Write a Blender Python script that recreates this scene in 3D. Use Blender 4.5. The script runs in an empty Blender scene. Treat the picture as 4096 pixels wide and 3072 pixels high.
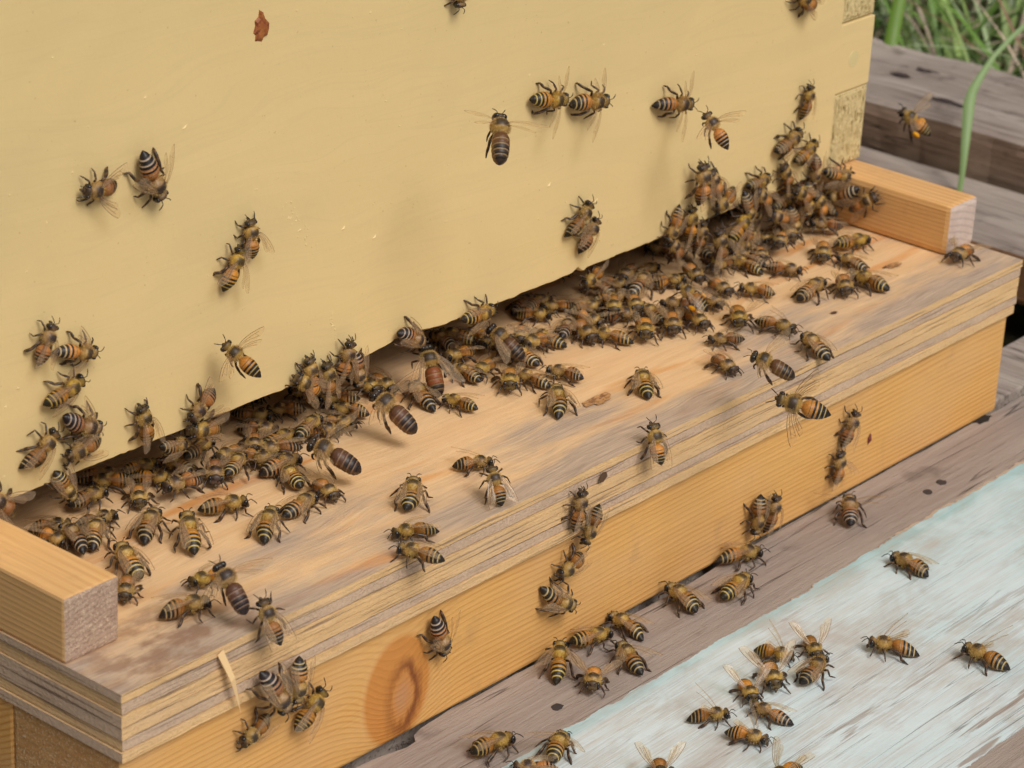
import bpy, bmesh, math, random
from mathutils import Vector, Matrix, noise
random.seed(11)
MM = 0.001
SC = bpy.context.scene
COL = SC.collection

# ------------------------------------------------------------------ camera, sky, sun, exposure
cam_data = bpy.data.cameras.new('camera')
cam = bpy.data.objects.new('camera', cam_data)
COL.objects.link(cam)
RT, DN, FW = Vector((.64386578, -.76344062, .05094376)), Vector((-.2800042, -.29706394, -.91288042)), Vector((.71206355, .573508, -.40503588))
M = Matrix((RT, -DN, -FW)).transposed().to_4x4()
M.translation = Vector((-398.179, -433.896, 343.793)) * MM
cam.matrix_world = M
cam_data.sensor_width = 36
cam_data.lens = 99.97
cam_data.clip_start = 0.02
cam_data.clip_end = 100
cam_data.dof.use_dof = True
cam_data.dof.focus_distance = 0.79
cam_data.dof.aperture_fstop = 34
SC.camera = cam

SUN_AZ, SUN_EL = math.radians(-103), math.radians(50)      # azimuth of the sun seen from the hive, from +X towards +Y
world = bpy.data.worlds.new('World')
SC.world = world
world.use_nodes = True
wn, wl = world.node_tree.nodes, world.node_tree.links
sky = wn.new('ShaderNodeTexSky')
sky.sky_type = 'NISHITA'
sky.sun_disc = False
sky.sun_elevation = SUN_EL
sky.sun_rotation = math.pi / 2 - SUN_AZ
sky.air_density = 1.0
sky.dust_density = 4.0
sky.ozone_density = 1.0
hsv = wn.new('ShaderNodeHueSaturation')
hsv.inputs['Saturation'].default_value = 0.30           # grey overcast rather than blue sky
wl.new(sky.outputs[0], hsv.inputs['Color'])
wl.new(hsv.outputs[0], wn['Background'].inputs['Color'])
wn['Background'].inputs['Strength'].default_value = 0.048
sun_data = bpy.data.lights.new('sun', 'SUN')
sun_data.energy = 1.5
sun_data.angle = math.radians(26)
sun_data.color = (1.0, 0.95, 0.88)
sun = bpy.data.objects.new('sun', sun_data)
COL.objects.link(sun)
sd = Vector((math.cos(SUN_EL) * math.cos(SUN_AZ), math.cos(SUN_EL) * math.sin(SUN_AZ), math.sin(SUN_EL)))
sun.rotation_euler = sd.to_track_quat('Z', 'Y').to_euler()
sun.location = sd * 2
vs = SC.view_settings
vs.view_transform = 'Standard'
vs.look = 'None'
vs.exposure = 0.54
vs.gamma = 1
vs.use_curve_mapping = False
SC.cycles.transparent_max_bounces = 10
SC.cycles.max_bounces = 6
SC.cycles.diffuse_bounces = 3
SC.cycles.glossy_bounces = 2
SC.cycles.caustics_reflective = False
SC.cycles.caustics_refractive = False
SC.cycles.adaptive_threshold = 0.02

# ------------------------------------------------------------------ node helpers
class Mat:
    def __init__(s, name, rough=.6, spec=.4):
        s.m = bpy.data.materials.new(name)
        s.m.use_nodes = True
        s.t = s.m.node_tree
        s.b = s.t.nodes['Principled BSDF']
        s.b.inputs['Roughness'].default_value = rough
        s.b.inputs['Specular IOR Level'].default_value = spec
        s._co = None
    def n(s, typ, **kw):
        x = s.t.nodes.new('ShaderNode' + typ)
        for k, v in kw.items():
            setattr(x, k, v)
        return x
    def put(s, sock, v):
        if isinstance(v, bpy.types.NodeSocket):
            s.t.links.new(v, sock)
        else:
            if isinstance(v, tuple) and len(v) == 3 and sock.type == 'RGBA':
                v = v + (1,)
            sock.default_value = v
    def co(s):                                        # object coordinates in millimetres
        if s._co is None:
            tc = s.n('TexCoord')
            mp = s.n('Mapping')
            s.t.links.new(tc.outputs['Object'], mp.inputs[0])
            mp.inputs['Scale'].default_value = (1000, 1000, 1000)
            s._co = mp.outputs[0]
        return s._co
    def xyz(s, v=None):
        x = s.n('SeparateXYZ')
        s.put(x.inputs[0], v or s.co())
        return x.outputs
    def comb(s, x, y, z):
        c = s.n('CombineXYZ')
        for i, v in enumerate((x, y, z)):
            s.put(c.inputs[i], v)
        return c.outputs[0]
    def ma(s, op, a, b=0.0, c=0.0, clamp=False):
        x = s.n('Math', operation=op)
        x.use_clamp = clamp
        for i, v in enumerate((a, b, c)):
            s.put(x.inputs[i], v)
        return x.outputs[0]
    def noise(s, scale=(1, 1, 1), det=4, rough=.55, dist=0., off=(0, 0, 0), vec=None):
        mp = s.n('Mapping')
        s.put(mp.inputs[0], vec or s.co())
        mp.inputs['Scale'].default_value = scale
        mp.inputs['Location'].default_value = off
        x = s.n('TexNoise')
        s.t.links.new(mp.outputs[0], x.inputs['Vector'])
        x.inputs['Scale'].default_value = 1
        x.inputs['Detail'].default_value = det
        x.inputs['Roughness'].default_value = rough
        x.inputs['Distortion'].default_value = dist
        return x.outputs[0]
    def ramp(s, v, lo, hi, a=0., b=1.):
        x = s.n('MapRange')
        x.clamp = True
        for i, q in enumerate((v, lo, hi, a, b)):
            s.put(x.inputs[i], q)
        return x.outputs[0]
    def mix(s, f, a, b, mode='MIX'):
        x = s.n('Mix', data_type='RGBA', blend_type=mode)
        s.put(x.inputs[0], f)
        s.put(x.inputs[6], a)
        s.put(x.inputs[7], b)
        return x.outputs[2]
    def base(s, v):
        s.put(s.b.inputs['Base Color'], v)
    def bump(s, h, strength=.5, dist=.2):
        x = s.n('Bump')
        x.inputs['Strength'].default_value = strength
        x.inputs['Distance'].default_value = dist * MM
        s.put(x.inputs['Height'], h)
        s.t.links.new(x.outputs[0], s.b.inputs['Normal'])

def plain(name, col, rough=.6, spec=.4):
    m = Mat(name, rough, spec)
    m.base(col)
    return m.m

# ------------------------------------------------------------------ materials of the place
def make_paint_yellow():
    m = Mat('yellow_paint', .5, .35)
    x, y, z = m.xyz()
    w = m.noise((.012, .012, .03), 2)
    zz = m.ma('ADD', z, m.ma('MULTIPLY', w, 26))
    v = m.comb(m.ma('MULTIPLY', x, .006), 0, m.ma('MULTIPLY', zz, .16))
    g = m.noise((1, 1, 1), 3, .6, vec=v)
    c = m.mix(m.ramp(g, .36, .64), (.775, .59, .282), (.795, .605, .292))
    c = m.mix(m.ramp(m.noise((.02, .02, .02), 2), .35, .7, 0, .5), c, (.75, .565, .265))
    line = m.ramp(g, .485, .5, 0, 1)
    line2 = m.ramp(g, .5, .53, 1, 0)
    c = m.mix(m.ma('MULTIPLY', m.ma('MULTIPLY', line, line2), .06), c, (.42, .31, .2))
    smudge = m.noise((.011, .011, .016), 3, .55, .6, off=(3, 0, 5))
    c = m.mix(m.ramp(smudge, .46, .66, 0, .20), c, (.56, .44, .24))
    sp = m.noise((.9, .9, .9), 2, .5)
    c = m.mix(m.ramp(sp, .72, .78, 0, .35), c, (.36, .20, .08))
    m.base(c)
    h = m.ma('ADD', m.ma('MULTIPLY', g, .35), m.ma('MULTIPLY', m.noise((.5, .5, .5), 3), .35))
    h = m.ma('ADD', h, m.ma('MULTIPLY', m.noise((.05, .05, 1.1), 3, .6), .35))
    m.bump(h, .34, .35)
    return m.m

def make_end_grain_painted():
    m = Mat('scuffed_end_grain', .65, .3)
    v = m.noise((.9, .9, .25), 5, .65, .6)
    f = m.noise((3, 3, .7), 3, .6, .3)
    c = m.mix(m.ramp(v, .42, .62), (.80, .64, .33), (.62, .47, .21))
    c = m.mix(m.ramp(v, .57, .67), c, (.24, .15, .05))
    c = m.mix(m.ramp(f, .62, .72, 0, .8), c, (.78, .66, .36))
    m.base(c)
    m.bump(m.ma('ADD', v, f), .9, .8)
    return m.m

def make_ply_top():
    m = Mat('weathered_plywood_face', .62, .3)
    x, y, z = m.xyz()
    warp = m.ma('MULTIPLY', m.noise((.012, .03, 1), 2), 14)
    yy = m.ma('ADD', y, warp)
    v = m.comb(m.ma('MULTIPLY', x, .010), m.ma('MULTIPLY', yy, .24), 0)
    g = m.noise((1, 1, 1), 4, .6, vec=v)
    v2 = m.comb(m.ma('MULTIPLY', x, .06), m.ma('MULTIPLY', yy, 1.5), 0)
    fib = m.noise((1, 1, 1), 5, .65, vec=v2)
    c = m.mix(m.ramp(g, .36, .64), (.84, .575, .325), (.77, .49, .255))
    c = m.mix(m.ramp(fib, .3, .7, .30, 0), c, (.40, .25, .14))
    # orange resin streaks
    st = m.noise((1, 1, 1), 3, .5, vec=m.comb(m.ma('MULTIPLY', x, .016), m.ma('MULTIPLY', yy, .13), 7.3))
    c = m.mix(m.ramp(st, .57, .70, 0, .85), c, (.66, .28, .075))
    # grey weathering, heavier towards the open front edge
    gr = m.noise((1, 1, 1), 4, .6, vec=m.comb(m.ma('MULTIPLY', x, .018), m.ma('MULTIPLY', yy, .07), 3.1))
    edge = m.ramp(y, 4, 46, .22, -.10)
    gm = m.ramp(m.ma('ADD', gr, edge), .50, .72, 0, .85)
    gcol = m.mix(m.ramp(fib, .35, .7), (.29, .225, .19), (.55, .43, .34))
    c = m.mix(gm, c, gcol)
    # brown stained left front corner
    d = m.ma('SQRT', m.ma('ADD', m.ma('POWER', m.ma('SUBTRACT', x, 26), 2), m.ma('MULTIPLY', m.ma('POWER', m.ma('SUBTRACT', y, 9), 2), 2.2)))
    blot = m.noise((.09, .16, 1), 4, .6, off=(4, 1, 0))
    bm = m.ma('MULTIPLY', m.ramp(d, 14, 42, 1, 0), m.ramp(blot, .42, .58))
    c = m.mix(m.ma('MULTIPLY', bm, .7), c, (.26, .135, .08))
    m.base(c)
    m.bump(m.ma('ADD', fib, m.ma('MULTIPLY', g, .6)), .55, .35)
    return m.m

def make_ply_edge(name, a, b, dark, sx, sz, spk):
    m = Mat(name, .7, .25)
    x, y, z = m.xyz()
    v = m.noise((sx, sx, sz), 4, .6)
    c = m.mix(m.ramp(v, .32, .68), a, b)
    k = m.noise((spk, spk, spk * 1.2), 3, .6)
    c = m.mix(m.ramp(k, .58, .74, 0, .65), c, dark)
    ln = m.noise((.02, .02, 1.1), 3, .6, off=(3, 0, 1))
    c = m.mix(m.ramp(ln, .56, .64, 0, .7), c, (.16, .10, .075))
    st = m.noise((.02, .02, .14), 2, .5, off=(3, 5, 1))
    c = m.mix(m.ramp(st, .5, .75, 0, .35), c, (.52, .38, .27))
    m.base(c)
    m.bump(m.ma('ADD', v, k), .8, .5)
    return m.m

def make_pine(name, axis, knots=(), heart=(103, -44, 6.5, 9.5), tint=(.76, .425, .135), late=(.58, .25, .055), period=1.75):
    """clear pine: growth lines run along `axis`; across = z plus a slow drift; knots push the lines aside"""
    m = Mat(name, .55, .35)
    x, y, z = m.xyz()
    al = {'x': x, 'y': y}[axis]
    other = {'x': y, 'y': x}[axis]
    s = m.ma('ADD', z, m.ma('MULTIPLY', other, .55))
    s = m.ma('ADD', s, m.ma('MULTIPLY', m.noise((.005, .005, .02), 2), 9))
    kmask = None
    for (kx, kz, rx, rz, push) in knots:
        dx = m.ma('DIVIDE', m.ma('SUBTRACT', al, kx), rx)
        dz = m.ma('DIVIDE', m.ma('SUBTRACT', z, kz), rz)
        r2 = m.ma('ADD', m.ma('MULTIPLY', dx, dx), m.ma('MULTIPLY', dz, dz))
        w = m.ma('POWER', 2.718, m.ma('MULTIPLY', r2, -1))
        s = m.ma('ADD', s, m.ma('MULTIPLY', w, push))
        kmask = w if kmask is None else m.ma('MAXIMUM', kmask, w)
    ph = m.ma('MULTIPLY', s, 6.283 / period)
    ph = m.ma('ADD', ph, m.ma('MULTIPLY', m.noise((.01, .01, .30), 2), 3.5))
    wv = m.ma('SINE', ph)
    lw = m.ma('POWER', m.ramp(wv, -.9, 1), 2.2)
    amp = m.ramp(m.noise((.008, .008, .05), 2, off=(5, 2, 9)), .40, .62, .12, .85)
    fine = m.noise(((.05, 1.6, 2.2) if axis == 'x' else (1.6, .05, 2.2)), 4, .6)
    c = m.mix(m.ma('MULTIPLY', lw, amp), tint, late)
    c = m.mix(m.ramp(fine, .35, .75, 0, .35), c, tuple(v * .72 for v in late))
    big = m.noise((.02, .02, .03), 2, off=(1, 8, 3))
    c = m.mix(m.ramp(big, .42, .72, 0, .5), c, (.66, .40, .19))
    dirt = m.noise((.05, .05, .05), 4, .65, off=(2, 2, 6))
    c = m.mix(m.ramp(dirt, .60, .78, 0, .4), c, (.34, .20, .11))
    if kmask is not None:
        c = m.mix(m.ramp(kmask, .40, .52, 0, .8), c, (.56, .21, .04))
        # the knot's darker heart: a crescent of reddish brown fibres
        hx, hz, hr, hq = heart
        dx = m.ma('DIVIDE', m.ma('SUBTRACT', al, hx), hr)
        dz = m.ma('DIVIDE', m.ma('SUBTRACT', z, hz), hq)
        hh = m.ma('SQRT', m.ma('ADD', m.ma('MULTIPLY', dx, dx), m.ma('MULTIPLY', dz, dz)))
        hh = m.ma('ADD', hh, m.ma('MULTIPLY', m.ma('SUBTRACT', m.noise((.25, .25, .09), 4, .65), .5), .9))
        band = m.ma('MULTIPLY', m.ramp(hh, .62, .86), m.ramp(hh, .95, 1.35, 1, 0))
        rightside = m.ramp(dx, -1.1, .5, .25, 1)
        c = m.mix(m.ma('MULTIPLY', m.ma('MULTIPLY', band, rightside), .95), c, (.22, .065, .018))
        c = m.mix(m.ramp(hh, .25, .75, .55, 0), c, (.50, .27, .15))
        edge = m.ma('MULTIPLY', m.ramp(kmask, .36, .44), m.ramp(kmask, .44, .52, 1, 0))
        c = m.mix(m.ma('MULTIPLY', edge, .15), c, (.80, .52, .24))
    m.base(c)
    m.bump(m.ma('ADD', fine, m.ma('MULTIPLY', lw, .5)), .4, .25)
    return m.m

def make_end_grain(name, a, b, speck, ring):
    m = Mat(name, .75, .25)
    x, y, z = m.xyz()
    r = m.ma('SQRT', m.ma('ADD', m.ma('POWER', m.ma('ADD', z, 46), 2), m.ma('POWER', m.ma('SUBTRACT', x, ring[0]), 2)))
    r = m.ma('ADD', r, m.ma('MULTIPLY', m.noise((.1, .1, .1), 2), 1.5))
    wv = m.ramp(m.ma('SINE', m.ma('MULTIPLY', r, 6.283 / ring[1])), .2, 1, 0, ring[2])
    k = m.noise((1.5, 1.5, 1.5), 3, .65)
    c = m.mix(m.ramp(m.noise((.2, .2, .2), 3), .35, .65), a, b)
    c = m.mix(wv, c, tuple(v * .6 for v in b))
    c = m.mix(m.ramp(k, .56, .68, 0, speck), c, (.80, .64, .46))
    c = m.mix(m.ramp(k, .30, .42, speck, 0), c, (.24, .13, .08))
    m.base(c)
    m.bump(k, .9 * speck + .2, .6)
    return m.m

def make_weathered(name, axis, a, b, dark, streak=.6, crack=.8):
    m = Mat(name, .75, .25)
    sc = lambda l, t: (l, t, t) if axis == 'x' else (t, l, t)
    big = m.noise(sc(.008, .06), 3, .55, .4)
    g = m.noise(sc(.02, .5), 5, .65, .2)
    f = m.noise(sc(.12, 2.4), 4, .6)
    c = m.mix(m.ramp(big, .35, .65), a, b)
    c = m.mix(m.ramp(g, .5, .72, 0, streak), c, dark)
    c = m.mix(m.ramp(f, .55, .75, 0, .4), c, tuple(v * .55 for v in b))
    spot = m.noise((.05, .05, .05), 3, .6, off=(9, 4, 0))
    c = m.mix(m.ramp(spot, .62, .72, 0, .5), c, tuple(v * .5 for v in dark))
    ck = m.noise(sc(.006, .22), 2, .5, off=(1, 3, 5))
    cl = m.ramp(m.ma('ABSOLUTE', m.ma('SUBTRACT', ck, .5)), 0, .012, 1, 0)
    cl = m.ma('MULTIPLY', cl, m.ramp(m.noise(sc(.02, .1), 2, off=(8, 8, 1)), .45, .55, 0, crack))
    c = m.mix(cl, c, tuple(v * .35 for v in dark))
    m.base(c)
    m.bump(m.ma('SUBTRACT', m.ma('ADD', g, m.ma('MULTIPLY', f, .5)), m.ma('MULTIPLY', cl, 1.5)), .7, .8)
    return m.m

def make_worn_paint():
    m = Mat('worn_white_blue_paint', .55, .4)
    x, y, z = m.xyz()
    warp = m.ma('ADD', y, m.ma('MULTIPLY', m.noise((.004, .012, 1), 2), 8))
    g = m.noise((1, 1, 1), 4, .65, vec=m.comb(m.ma('MULTIPLY', x, .012), m.ma('MULTIPLY', warp, .55), 0))
    f = m.noise((1, 1, 1), 4, .65, vec=m.comb(m.ma('MULTIPLY', x, .07), m.ma('MULTIPLY', warp, 2.2), 2))
    patch = m.noise((.028, .045, 1), 4, .6, .5)
    white = m.mix(m.ramp(f, .35, .7), (.67, .765, .79), (.60, .69, .715))
    # teal showing at the rear edge and the right end
    tm = m.ma('ADD', m.ramp(m.ma('ADD', y, m.ma('MULTIPLY', patch, 4)), -31.5, -28.5, 0, .9), m.ma('MULTIPLY', m.ramp(x, 225, 330, 0, .55), m.ramp(y, -85, -40, .1, 1)))
    tm = m.ma('MULTIPLY', tm, m.ramp(patch, .34, .56, .2, 1), clamp=True)
    c = m.mix(tm, white, (.34, .575, .60))
    blue = m.ramp(m.noise((.02, .03, 1), 3, .6, .4, off=(6, 2, 0)), .45, .66, 0, .5)
    c = m.mix(blue, c, (.50, .67, .70))
    wear = m.ramp(m.ma('ADD', patch, m.ma('MULTIPLY', f, .6)), .74, .98, 0, .75)
    c = m.mix(wear, c, (.46, .405, .36))
    tan = m.ramp(m.noise((.025, .5, 1), 4, .65, off=(2, 7, 0)), .48, .72, 0, .5)
    c = m.mix(tan, c, (.52, .45, .385))
    bare = m.noise((.012, .17, 1), 4, .6, .2, off=(11, 3, 0))
    c = m.mix(m.ma('MULTIPLY', m.ramp(bare, .635, .66), m.ramp(y, -95, -55, .85, .1)), c, (.33, .265, .22))
    # long hairline cracks along the grain
    ck = m.noise((1, 1, 1), 2, .5, vec=m.comb(m.ma('MULTIPLY', x, .004), m.ma('MULTIPLY', warp, .20), 5.7))
    line = m.ramp(m.ma('ABSOLUTE', m.ma('SUBTRACT', ck, .5)), 0, .010, 1, 0)
    ck2 = m.noise((1, 1, 1), 2, .5, vec=m.comb(m.ma('MULTIPLY', x, .006), m.ma('MULTIPLY', warp, .30), 15.7))
    line2 = m.ramp(m.ma('ABSOLUTE', m.ma('SUBTRACT', ck2, .47)), 0, .008, 1, 0)
    deep = m.ramp(y, -95, -40, 1, .3)
    lm = m.ma('MULTIPLY', m.ma('MULTIPLY', m.ma('MAXIMUM', line, line2), deep), m.ramp(m.noise((.02, .2, 1), 2, off=(7, 7, 7)), .38, .54, 0, .7))
    c = m.mix(lm, c, (.11, .09, .085))
    m.base(c)
    h = m.ma('SUBTRACT', m.ma('ADD', m.ma('MULTIPLY', g, .7), m.ma('MULTIPLY', f, .4)), m.ma('MULTIPLY', lm, 1.2))
    m.bump(h, .45, .35)
    return m.m

MAT = dict(
    yellow=make_paint_yellow(), joint=make_end_grain_painted(), ply_top=make_ply_top(),
    ply_long=make_ply_edge('plywood_long_grain_edge', (.70, .44, .20), (.78, .52, .27), (.48, .28, .13), .05, 1.6, .9),
    ply_end=make_ply_edge('plywood_end_grain_edge', (.55, .385, .265), (.65, .47, .33), (.34, .22, .15), .9, .9, 1.7),
    glue=plain('dark_glue_line', (.03, .02, .017), .85),
    beam=make_pine('pine_beam', 'x', ((101, -41, 15, 19, 11),)),
    rail=make_pine('pine_rail', 'y', (), tint=(.80, .48, .20), late=(.62, .28, .09), period=1.6),
    rail_end_rough=make_end_grain('rough_end_grain', (.53, .375, .28), (.47, .32, .235), .8, (18, 1.6, .45)),
    rail_end_pale=make_end_grain('pale_end_grain', (.66, .53, .46), (.60, .46, .39), .18, (388, 2.4, .4)),
    beam_end=make_end_grain('golden_end_grain', (.58, .33, .13), (.50, .26, .09), .7, (-20, 2.0, .3)),
    plank=make_weathered('weathered_plank', 'x', (.40, .33, .285), (.34, .27, .23), (.25, .185, .155), .55),
    paint=make_worn_paint(),
    torn=plain('torn_wood_fibre', (.56, .43, .32), .8),
    grey=make_weathered('grey_timber', 'y', (.47, .395, .345), (.34, .275, .235), (.14, .095, .075), .9),
    brown=make_weathered('brown_timber_side', 'y', (.36, .26, .19), (.26, .175, .125), (.10, .06, .042), .9),
    orange=make_weathered('orange_timber_side', 'y', (.36, .19, .09), (.28, .14, .065), (.14, .07, .04), .5),
    inside=plain('raw_inside_wood', (.30, .20, .11), .8),
    propolis=None, fleck=plain('paint_flake', (.77, .59, .29), .5),
)
def make_propolis():
    m = Mat('propolis', .55, .4)
    n = m.noise((.5, .5, .5), 4, .6)
    c = m.mix(m.ramp(n, .4, .6), (.22, .055, .018), (.40, .14, .035))
    m.base(c)
    m.bump(n, .8, .6)
    return m.m
MAT['propolis'] = make_propolis()

# ------------------------------------------------------------------ mesh helpers (all coordinates in millimetres)
def mesh_obj(name, verts, faces, mats, parent=None, fmat=None, smooth=False):
    me = bpy.data.meshes.new(name)
    me.from_pydata([Vector(v) * MM for v in verts], [], faces)
    for mt in (mats if isinstance(mats, (list, tuple)) else [mats]):
        me.materials.append(mt)
    if fmat:
        for p, i in zip(me.polygons, fmat):
            p.material_index = i
    if smooth:
        for p in me.polygons:
            p.use_smooth = True
    me.update()
    o = bpy.data.objects.new(name, me)
    COL.objects.link(o)
    if parent:
        o.parent = parent
    return o

def tag(o, label=None, cat=None, group=None, kind=None):
    for k, v in (('label', label), ('category', cat), ('group', group), ('kind', kind)):
        if v:
            o[k] = v
    return o

def empty(name, loc=(0, 0, 0)):
    o = bpy.data.objects.new(name, None)
    o.empty_display_size = .01
    COL.objects.link(o)
    return o

def box(name, x0, x1, y0, y1, z0, z1, mats, parent=None, bevel=0., faces=None, jag=0., seg=0):
    """bevelled box; faces maps 'x-','x+','y-','y+','z-','z+' to a material slot; seg cuts it along x so jag can roughen it"""
    bm = bmesh.new()
    xs = [x0 + (x1 - x0) * i / max(seg, 1) for i in range(max(seg, 1) + 1)]
    rings = []
    for x in xs:
        q = []
        for (y, z) in ((y0, z0), (y1, z0), (y1, z1), (y0, z1)):
            jy = jz = 0
            if jag:
                jy = (noise.noise(Vector((x * .12, y * 3.1, z * 1.7))) + .6 * noise.noise(Vector((x * .6, y * 1.1, z * 2.7)))) * jag
                jz = noise.noise(Vector((x * .09 + 40, y * 2.1, z * 1.9))) * jag * .35
            q.append(bm.verts.new((x, y + jy, z + jz)))
        rings.append(q)
    for a, b in zip(rings, rings[1:]):
        for k in range(4):
            bm.faces.new((a[k], b[k], b[(k + 1) % 4], a[(k + 1) % 4]))
    bm.faces.new(rings[0])
    bm.faces.new(rings[-1][::-1])
    bmesh.ops.recalc_face_normals(bm, faces=bm.faces)
    if bevel:
        es = [e for e in bm.edges if len(e.link_faces) == 2 and e.calc_face_angle(0) > .8]
        bmesh.ops.bevel(bm, geom=es, offset=bevel, segments=2, affect='EDGES', profile=.6)
    bm.normal_update()
    me = bpy.data.meshes.new(name)
    for f in bm.faces:
        n = f.normal
        i = max(range(3), key=lambda k: abs(n[k]))
        key = 'xyz'[i] + ('+' if n[i] > 0 else '-')
        if faces and abs(n[i]) > .7:
            f.material_index = faces.get(key, 0)
    for v in bm.verts:
        v.co *= MM
    bm.to_mesh(me)
    bm.free()
    for mt in (mats if isinstance(mats, (list, tuple)) else [mats]):
        me.materials.append(mt)
    o = bpy.data.objects.new(name, me)
    COL.objects.link(o)
    if parent:
        o.parent = parent
    return o

# ------------------------------------------------------------------ the setting: ground, timbers
W, D, H1 = 413.0, 68.5, 18.0
PT = -56.0                                       # top of the plank in front
soil = Mat('damp_soil', .9, .2)
sn = soil.noise((.02, .02, .02), 6, .65)
soil.base(soil.mix(soil.ramp(sn, .35, .65), (.035, .028, .016), (.09, .085, .035)))
soil.bump(sn, 1, 6)
gv, gf = [], []
NG = 60
for i in range(NG + 1):
    for j in range(NG + 1):
        X, Y = -14000 + 28000 * i / NG, -14000 + 28000 * j / NG
        gv.append((X, Y, -125 + 6 * noise.noise(Vector((X * .004, Y * .004, 0)))))
for i in range(NG):
    for j in range(NG):
        a = i * (NG + 1) + j
        gf.append((a, a + NG + 1, a + NG + 2, a + 1))
ground = tag(mesh_obj('ground', gv, gf, soil.m, smooth=True), kind='structure')

def plank_sheet(name, outline, z0, z1, mats, parent=None, jag=.0):
    """flat board from an outline (x, y) list, counter-clockwise"""
    n = len(outline)
    v = [(x, y, z1 + jag * noise.noise(Vector((x * .03, y * .1, 3)))) for x, y in outline] + [(x, y, z0) for x, y in outline]
    f = [tuple(range(n)), tuple(range(2 * n - 1, n - 1, -1))]
    f += [(i, i + n, (i + 1) % n + n, (i + 1) % n) for i in range(n)]
    return mesh_obj(name, v, f, mats, parent)

# front plank: bare weathered wood with a worn coat of paint
front_plank = tag(empty('front_plank'), 'long weathered plank with worn white and pale blue paint in front of the hive', 'plank')
back = [(x, 1.3 - 1.9 * math.exp(-((x - 215) / 42) ** 2) + .5 * noise.noise(Vector((x * .05, 2, 0))) + .25 * noise.noise(Vector((x * .6, 7, 0)))) for x in range(520, 130, -3)]
back += [(124, 1.6), (116, 1.0), (110, .6), (106, -.6), (104, -3.0), (100, -3.4), (92, -1.6), (86, -.9), (80, -.6), (60, .2), (20, 1), (-140, 1)]
BOARD = plank_sheet('board', [(-140, -240), (520, -240)] + back, PT - 24, PT, MAT['plank'], front_plank)
def paint_edge(x, k=0):
    e = -28.4 + 1.0 * noise.noise(Vector((x * .02, 1.3, k))) + .9 * noise.noise(Vector((x * .12, 5.3, k))) + .5 * noise.noise(Vector((x * .55, 9.1, k)))
    return e + (.9 if x > 255 else 0)
xs = [x * 1.0 for x in range(519, -140, -1)]
top = [(x, paint_edge(x)) for x in xs]
front = [(x, -117.6 + .7 * noise.noise(Vector((x * .1, 20, 0))) + .5 * noise.noise(Vector((x * .7, 21, 0)))) for x in xs[::-1]]
PAINT = plank_sheet('paint_coat', front + top, PT + .02, PT + .30, MAT['paint'], front_plank)
tv, tf = [], []
xt = [x * .6 for x in range(int(236 / .6), int(515 / .6))]
for i, x in enumerate(xt):
    e = paint_edge(x)
    wdt = max(0, .8 + 1.1 * noise.noise(Vector((x * .25, 31, 0)))) * (1 if x > 300 else .45)
    tv += [(x, e + .02, PT + .34), (x, e + wdt, PT + .16 + .3 * noise.noise(Vector((x, 3, 3)))), (x, e - .35 * wdt, PT + .42)]
    if i:
        a = 3 * i
        tf += [(a - 3, a, a + 1, a - 2), (a - 1, a + 2, a, a - 3)]
mesh_obj('torn_edge', tv, tf, MAT['torn'], PAINT)
# rusty nail heads sunk in the bare strip
rust = plain('dark_nail', (.05, .038, .036), .7)
for (x, y, r) in ((145.2, -18.7, 2.0), (346.9, -16.6, 2.2), (337.6, -17.1, 1.9)):
    v, f = [(x, y, PT + .25)], []
    for k in range(14):
        a = k * math.tau / 14
        q = r * random.uniform(.8, 1.15)
        v.append((x + q * math.cos(a), y + .8 * q * math.sin(a), PT + .15))
    for k in range(14):
        f.append((0, 1 + k, 1 + (k + 1) % 14))
    v += [(a, b, PT - 1) for a, b, c in v[1:]]
    f += [(1 + k, 15 + k, 15 + (k + 1) % 14, 1 + (k + 1) % 14) for k in range(14)]
    mesh_obj('nail_head', v, f, rust, BOARD)
# flat painted shade of a chewed splinter hole at the beam's right foot
hv, hf = [(400.5, 0.6, PT + .16)], []
for k in range(16):
    a = k * math.tau / 16
    q = random.uniform(.7, 1.2)
    hv.append((400.5 + 5.5 * q * math.cos(a), .6 + 1.9 * q * math.sin(a), PT + .14))
    if k:
        hf.append((0, k, k + 1))
hf.append((0, 16, 1))
mesh_obj('rot_hole_shade', hv, hf, plain('painted_hole_shade', (.018, .014, .012), .9), BOARD)

rear_plank = tag(box('rear_plank', -140, 700, 6.5, 30.5, PT - 22, PT - .6, MAT['grey'], bevel=.8),
                 'grey weathered plank seen behind the pine beam\'s lower right corner', 'plank')
for nm, args, lab in (
    ('grey_plank', (549, 613.5, -320, 700, PT - 21, PT), 'flat grey plank running away from the camera right of the hive'),
    ('old_timber', (620, 703, -300, 760, PT - 40, -37), 'thick weathered timber with brown side lying in front of the grass')):
    p = tag(empty(nm), lab, 'timber')
    o = box('timber', *args, [MAT['grey'], MAT['orange'] if nm == 'grey_plank' else MAT['brown']], p, bevel=2.2 if nm == 'grey_plank' else 6, faces={'x-': 1})
    if nm == 'old_timber':
        me = o.data
        bm = bmesh.new()
        bm.from_mesh(me)
        bmesh.ops.subdivide_edges(bm, edges=[e for e in bm.edges if abs(e.verts[0].co.y - e.verts[1].co.y) > .4], cuts=90)
        for v in bm.verts:
            q = v.co / MM
            v.co.x += MM * (5.0 * noise.noise(Vector((q.x * .02, q.y * .012, q.z * .05))) + 2.0 * noise.noise(Vector((q.x * .1, q.y * .05, q.z * .2))))
            v.co.z += MM * (4.0 * noise.noise(Vector((q.x * .02 + 9, q.y * .014, 0))) + 1.2 * noise.noise(Vector((q.x * .3, q.y * .03, 2))) if q.z > -50 else 0)
        bm.to_mesh(me)
        bm.free()
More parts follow.
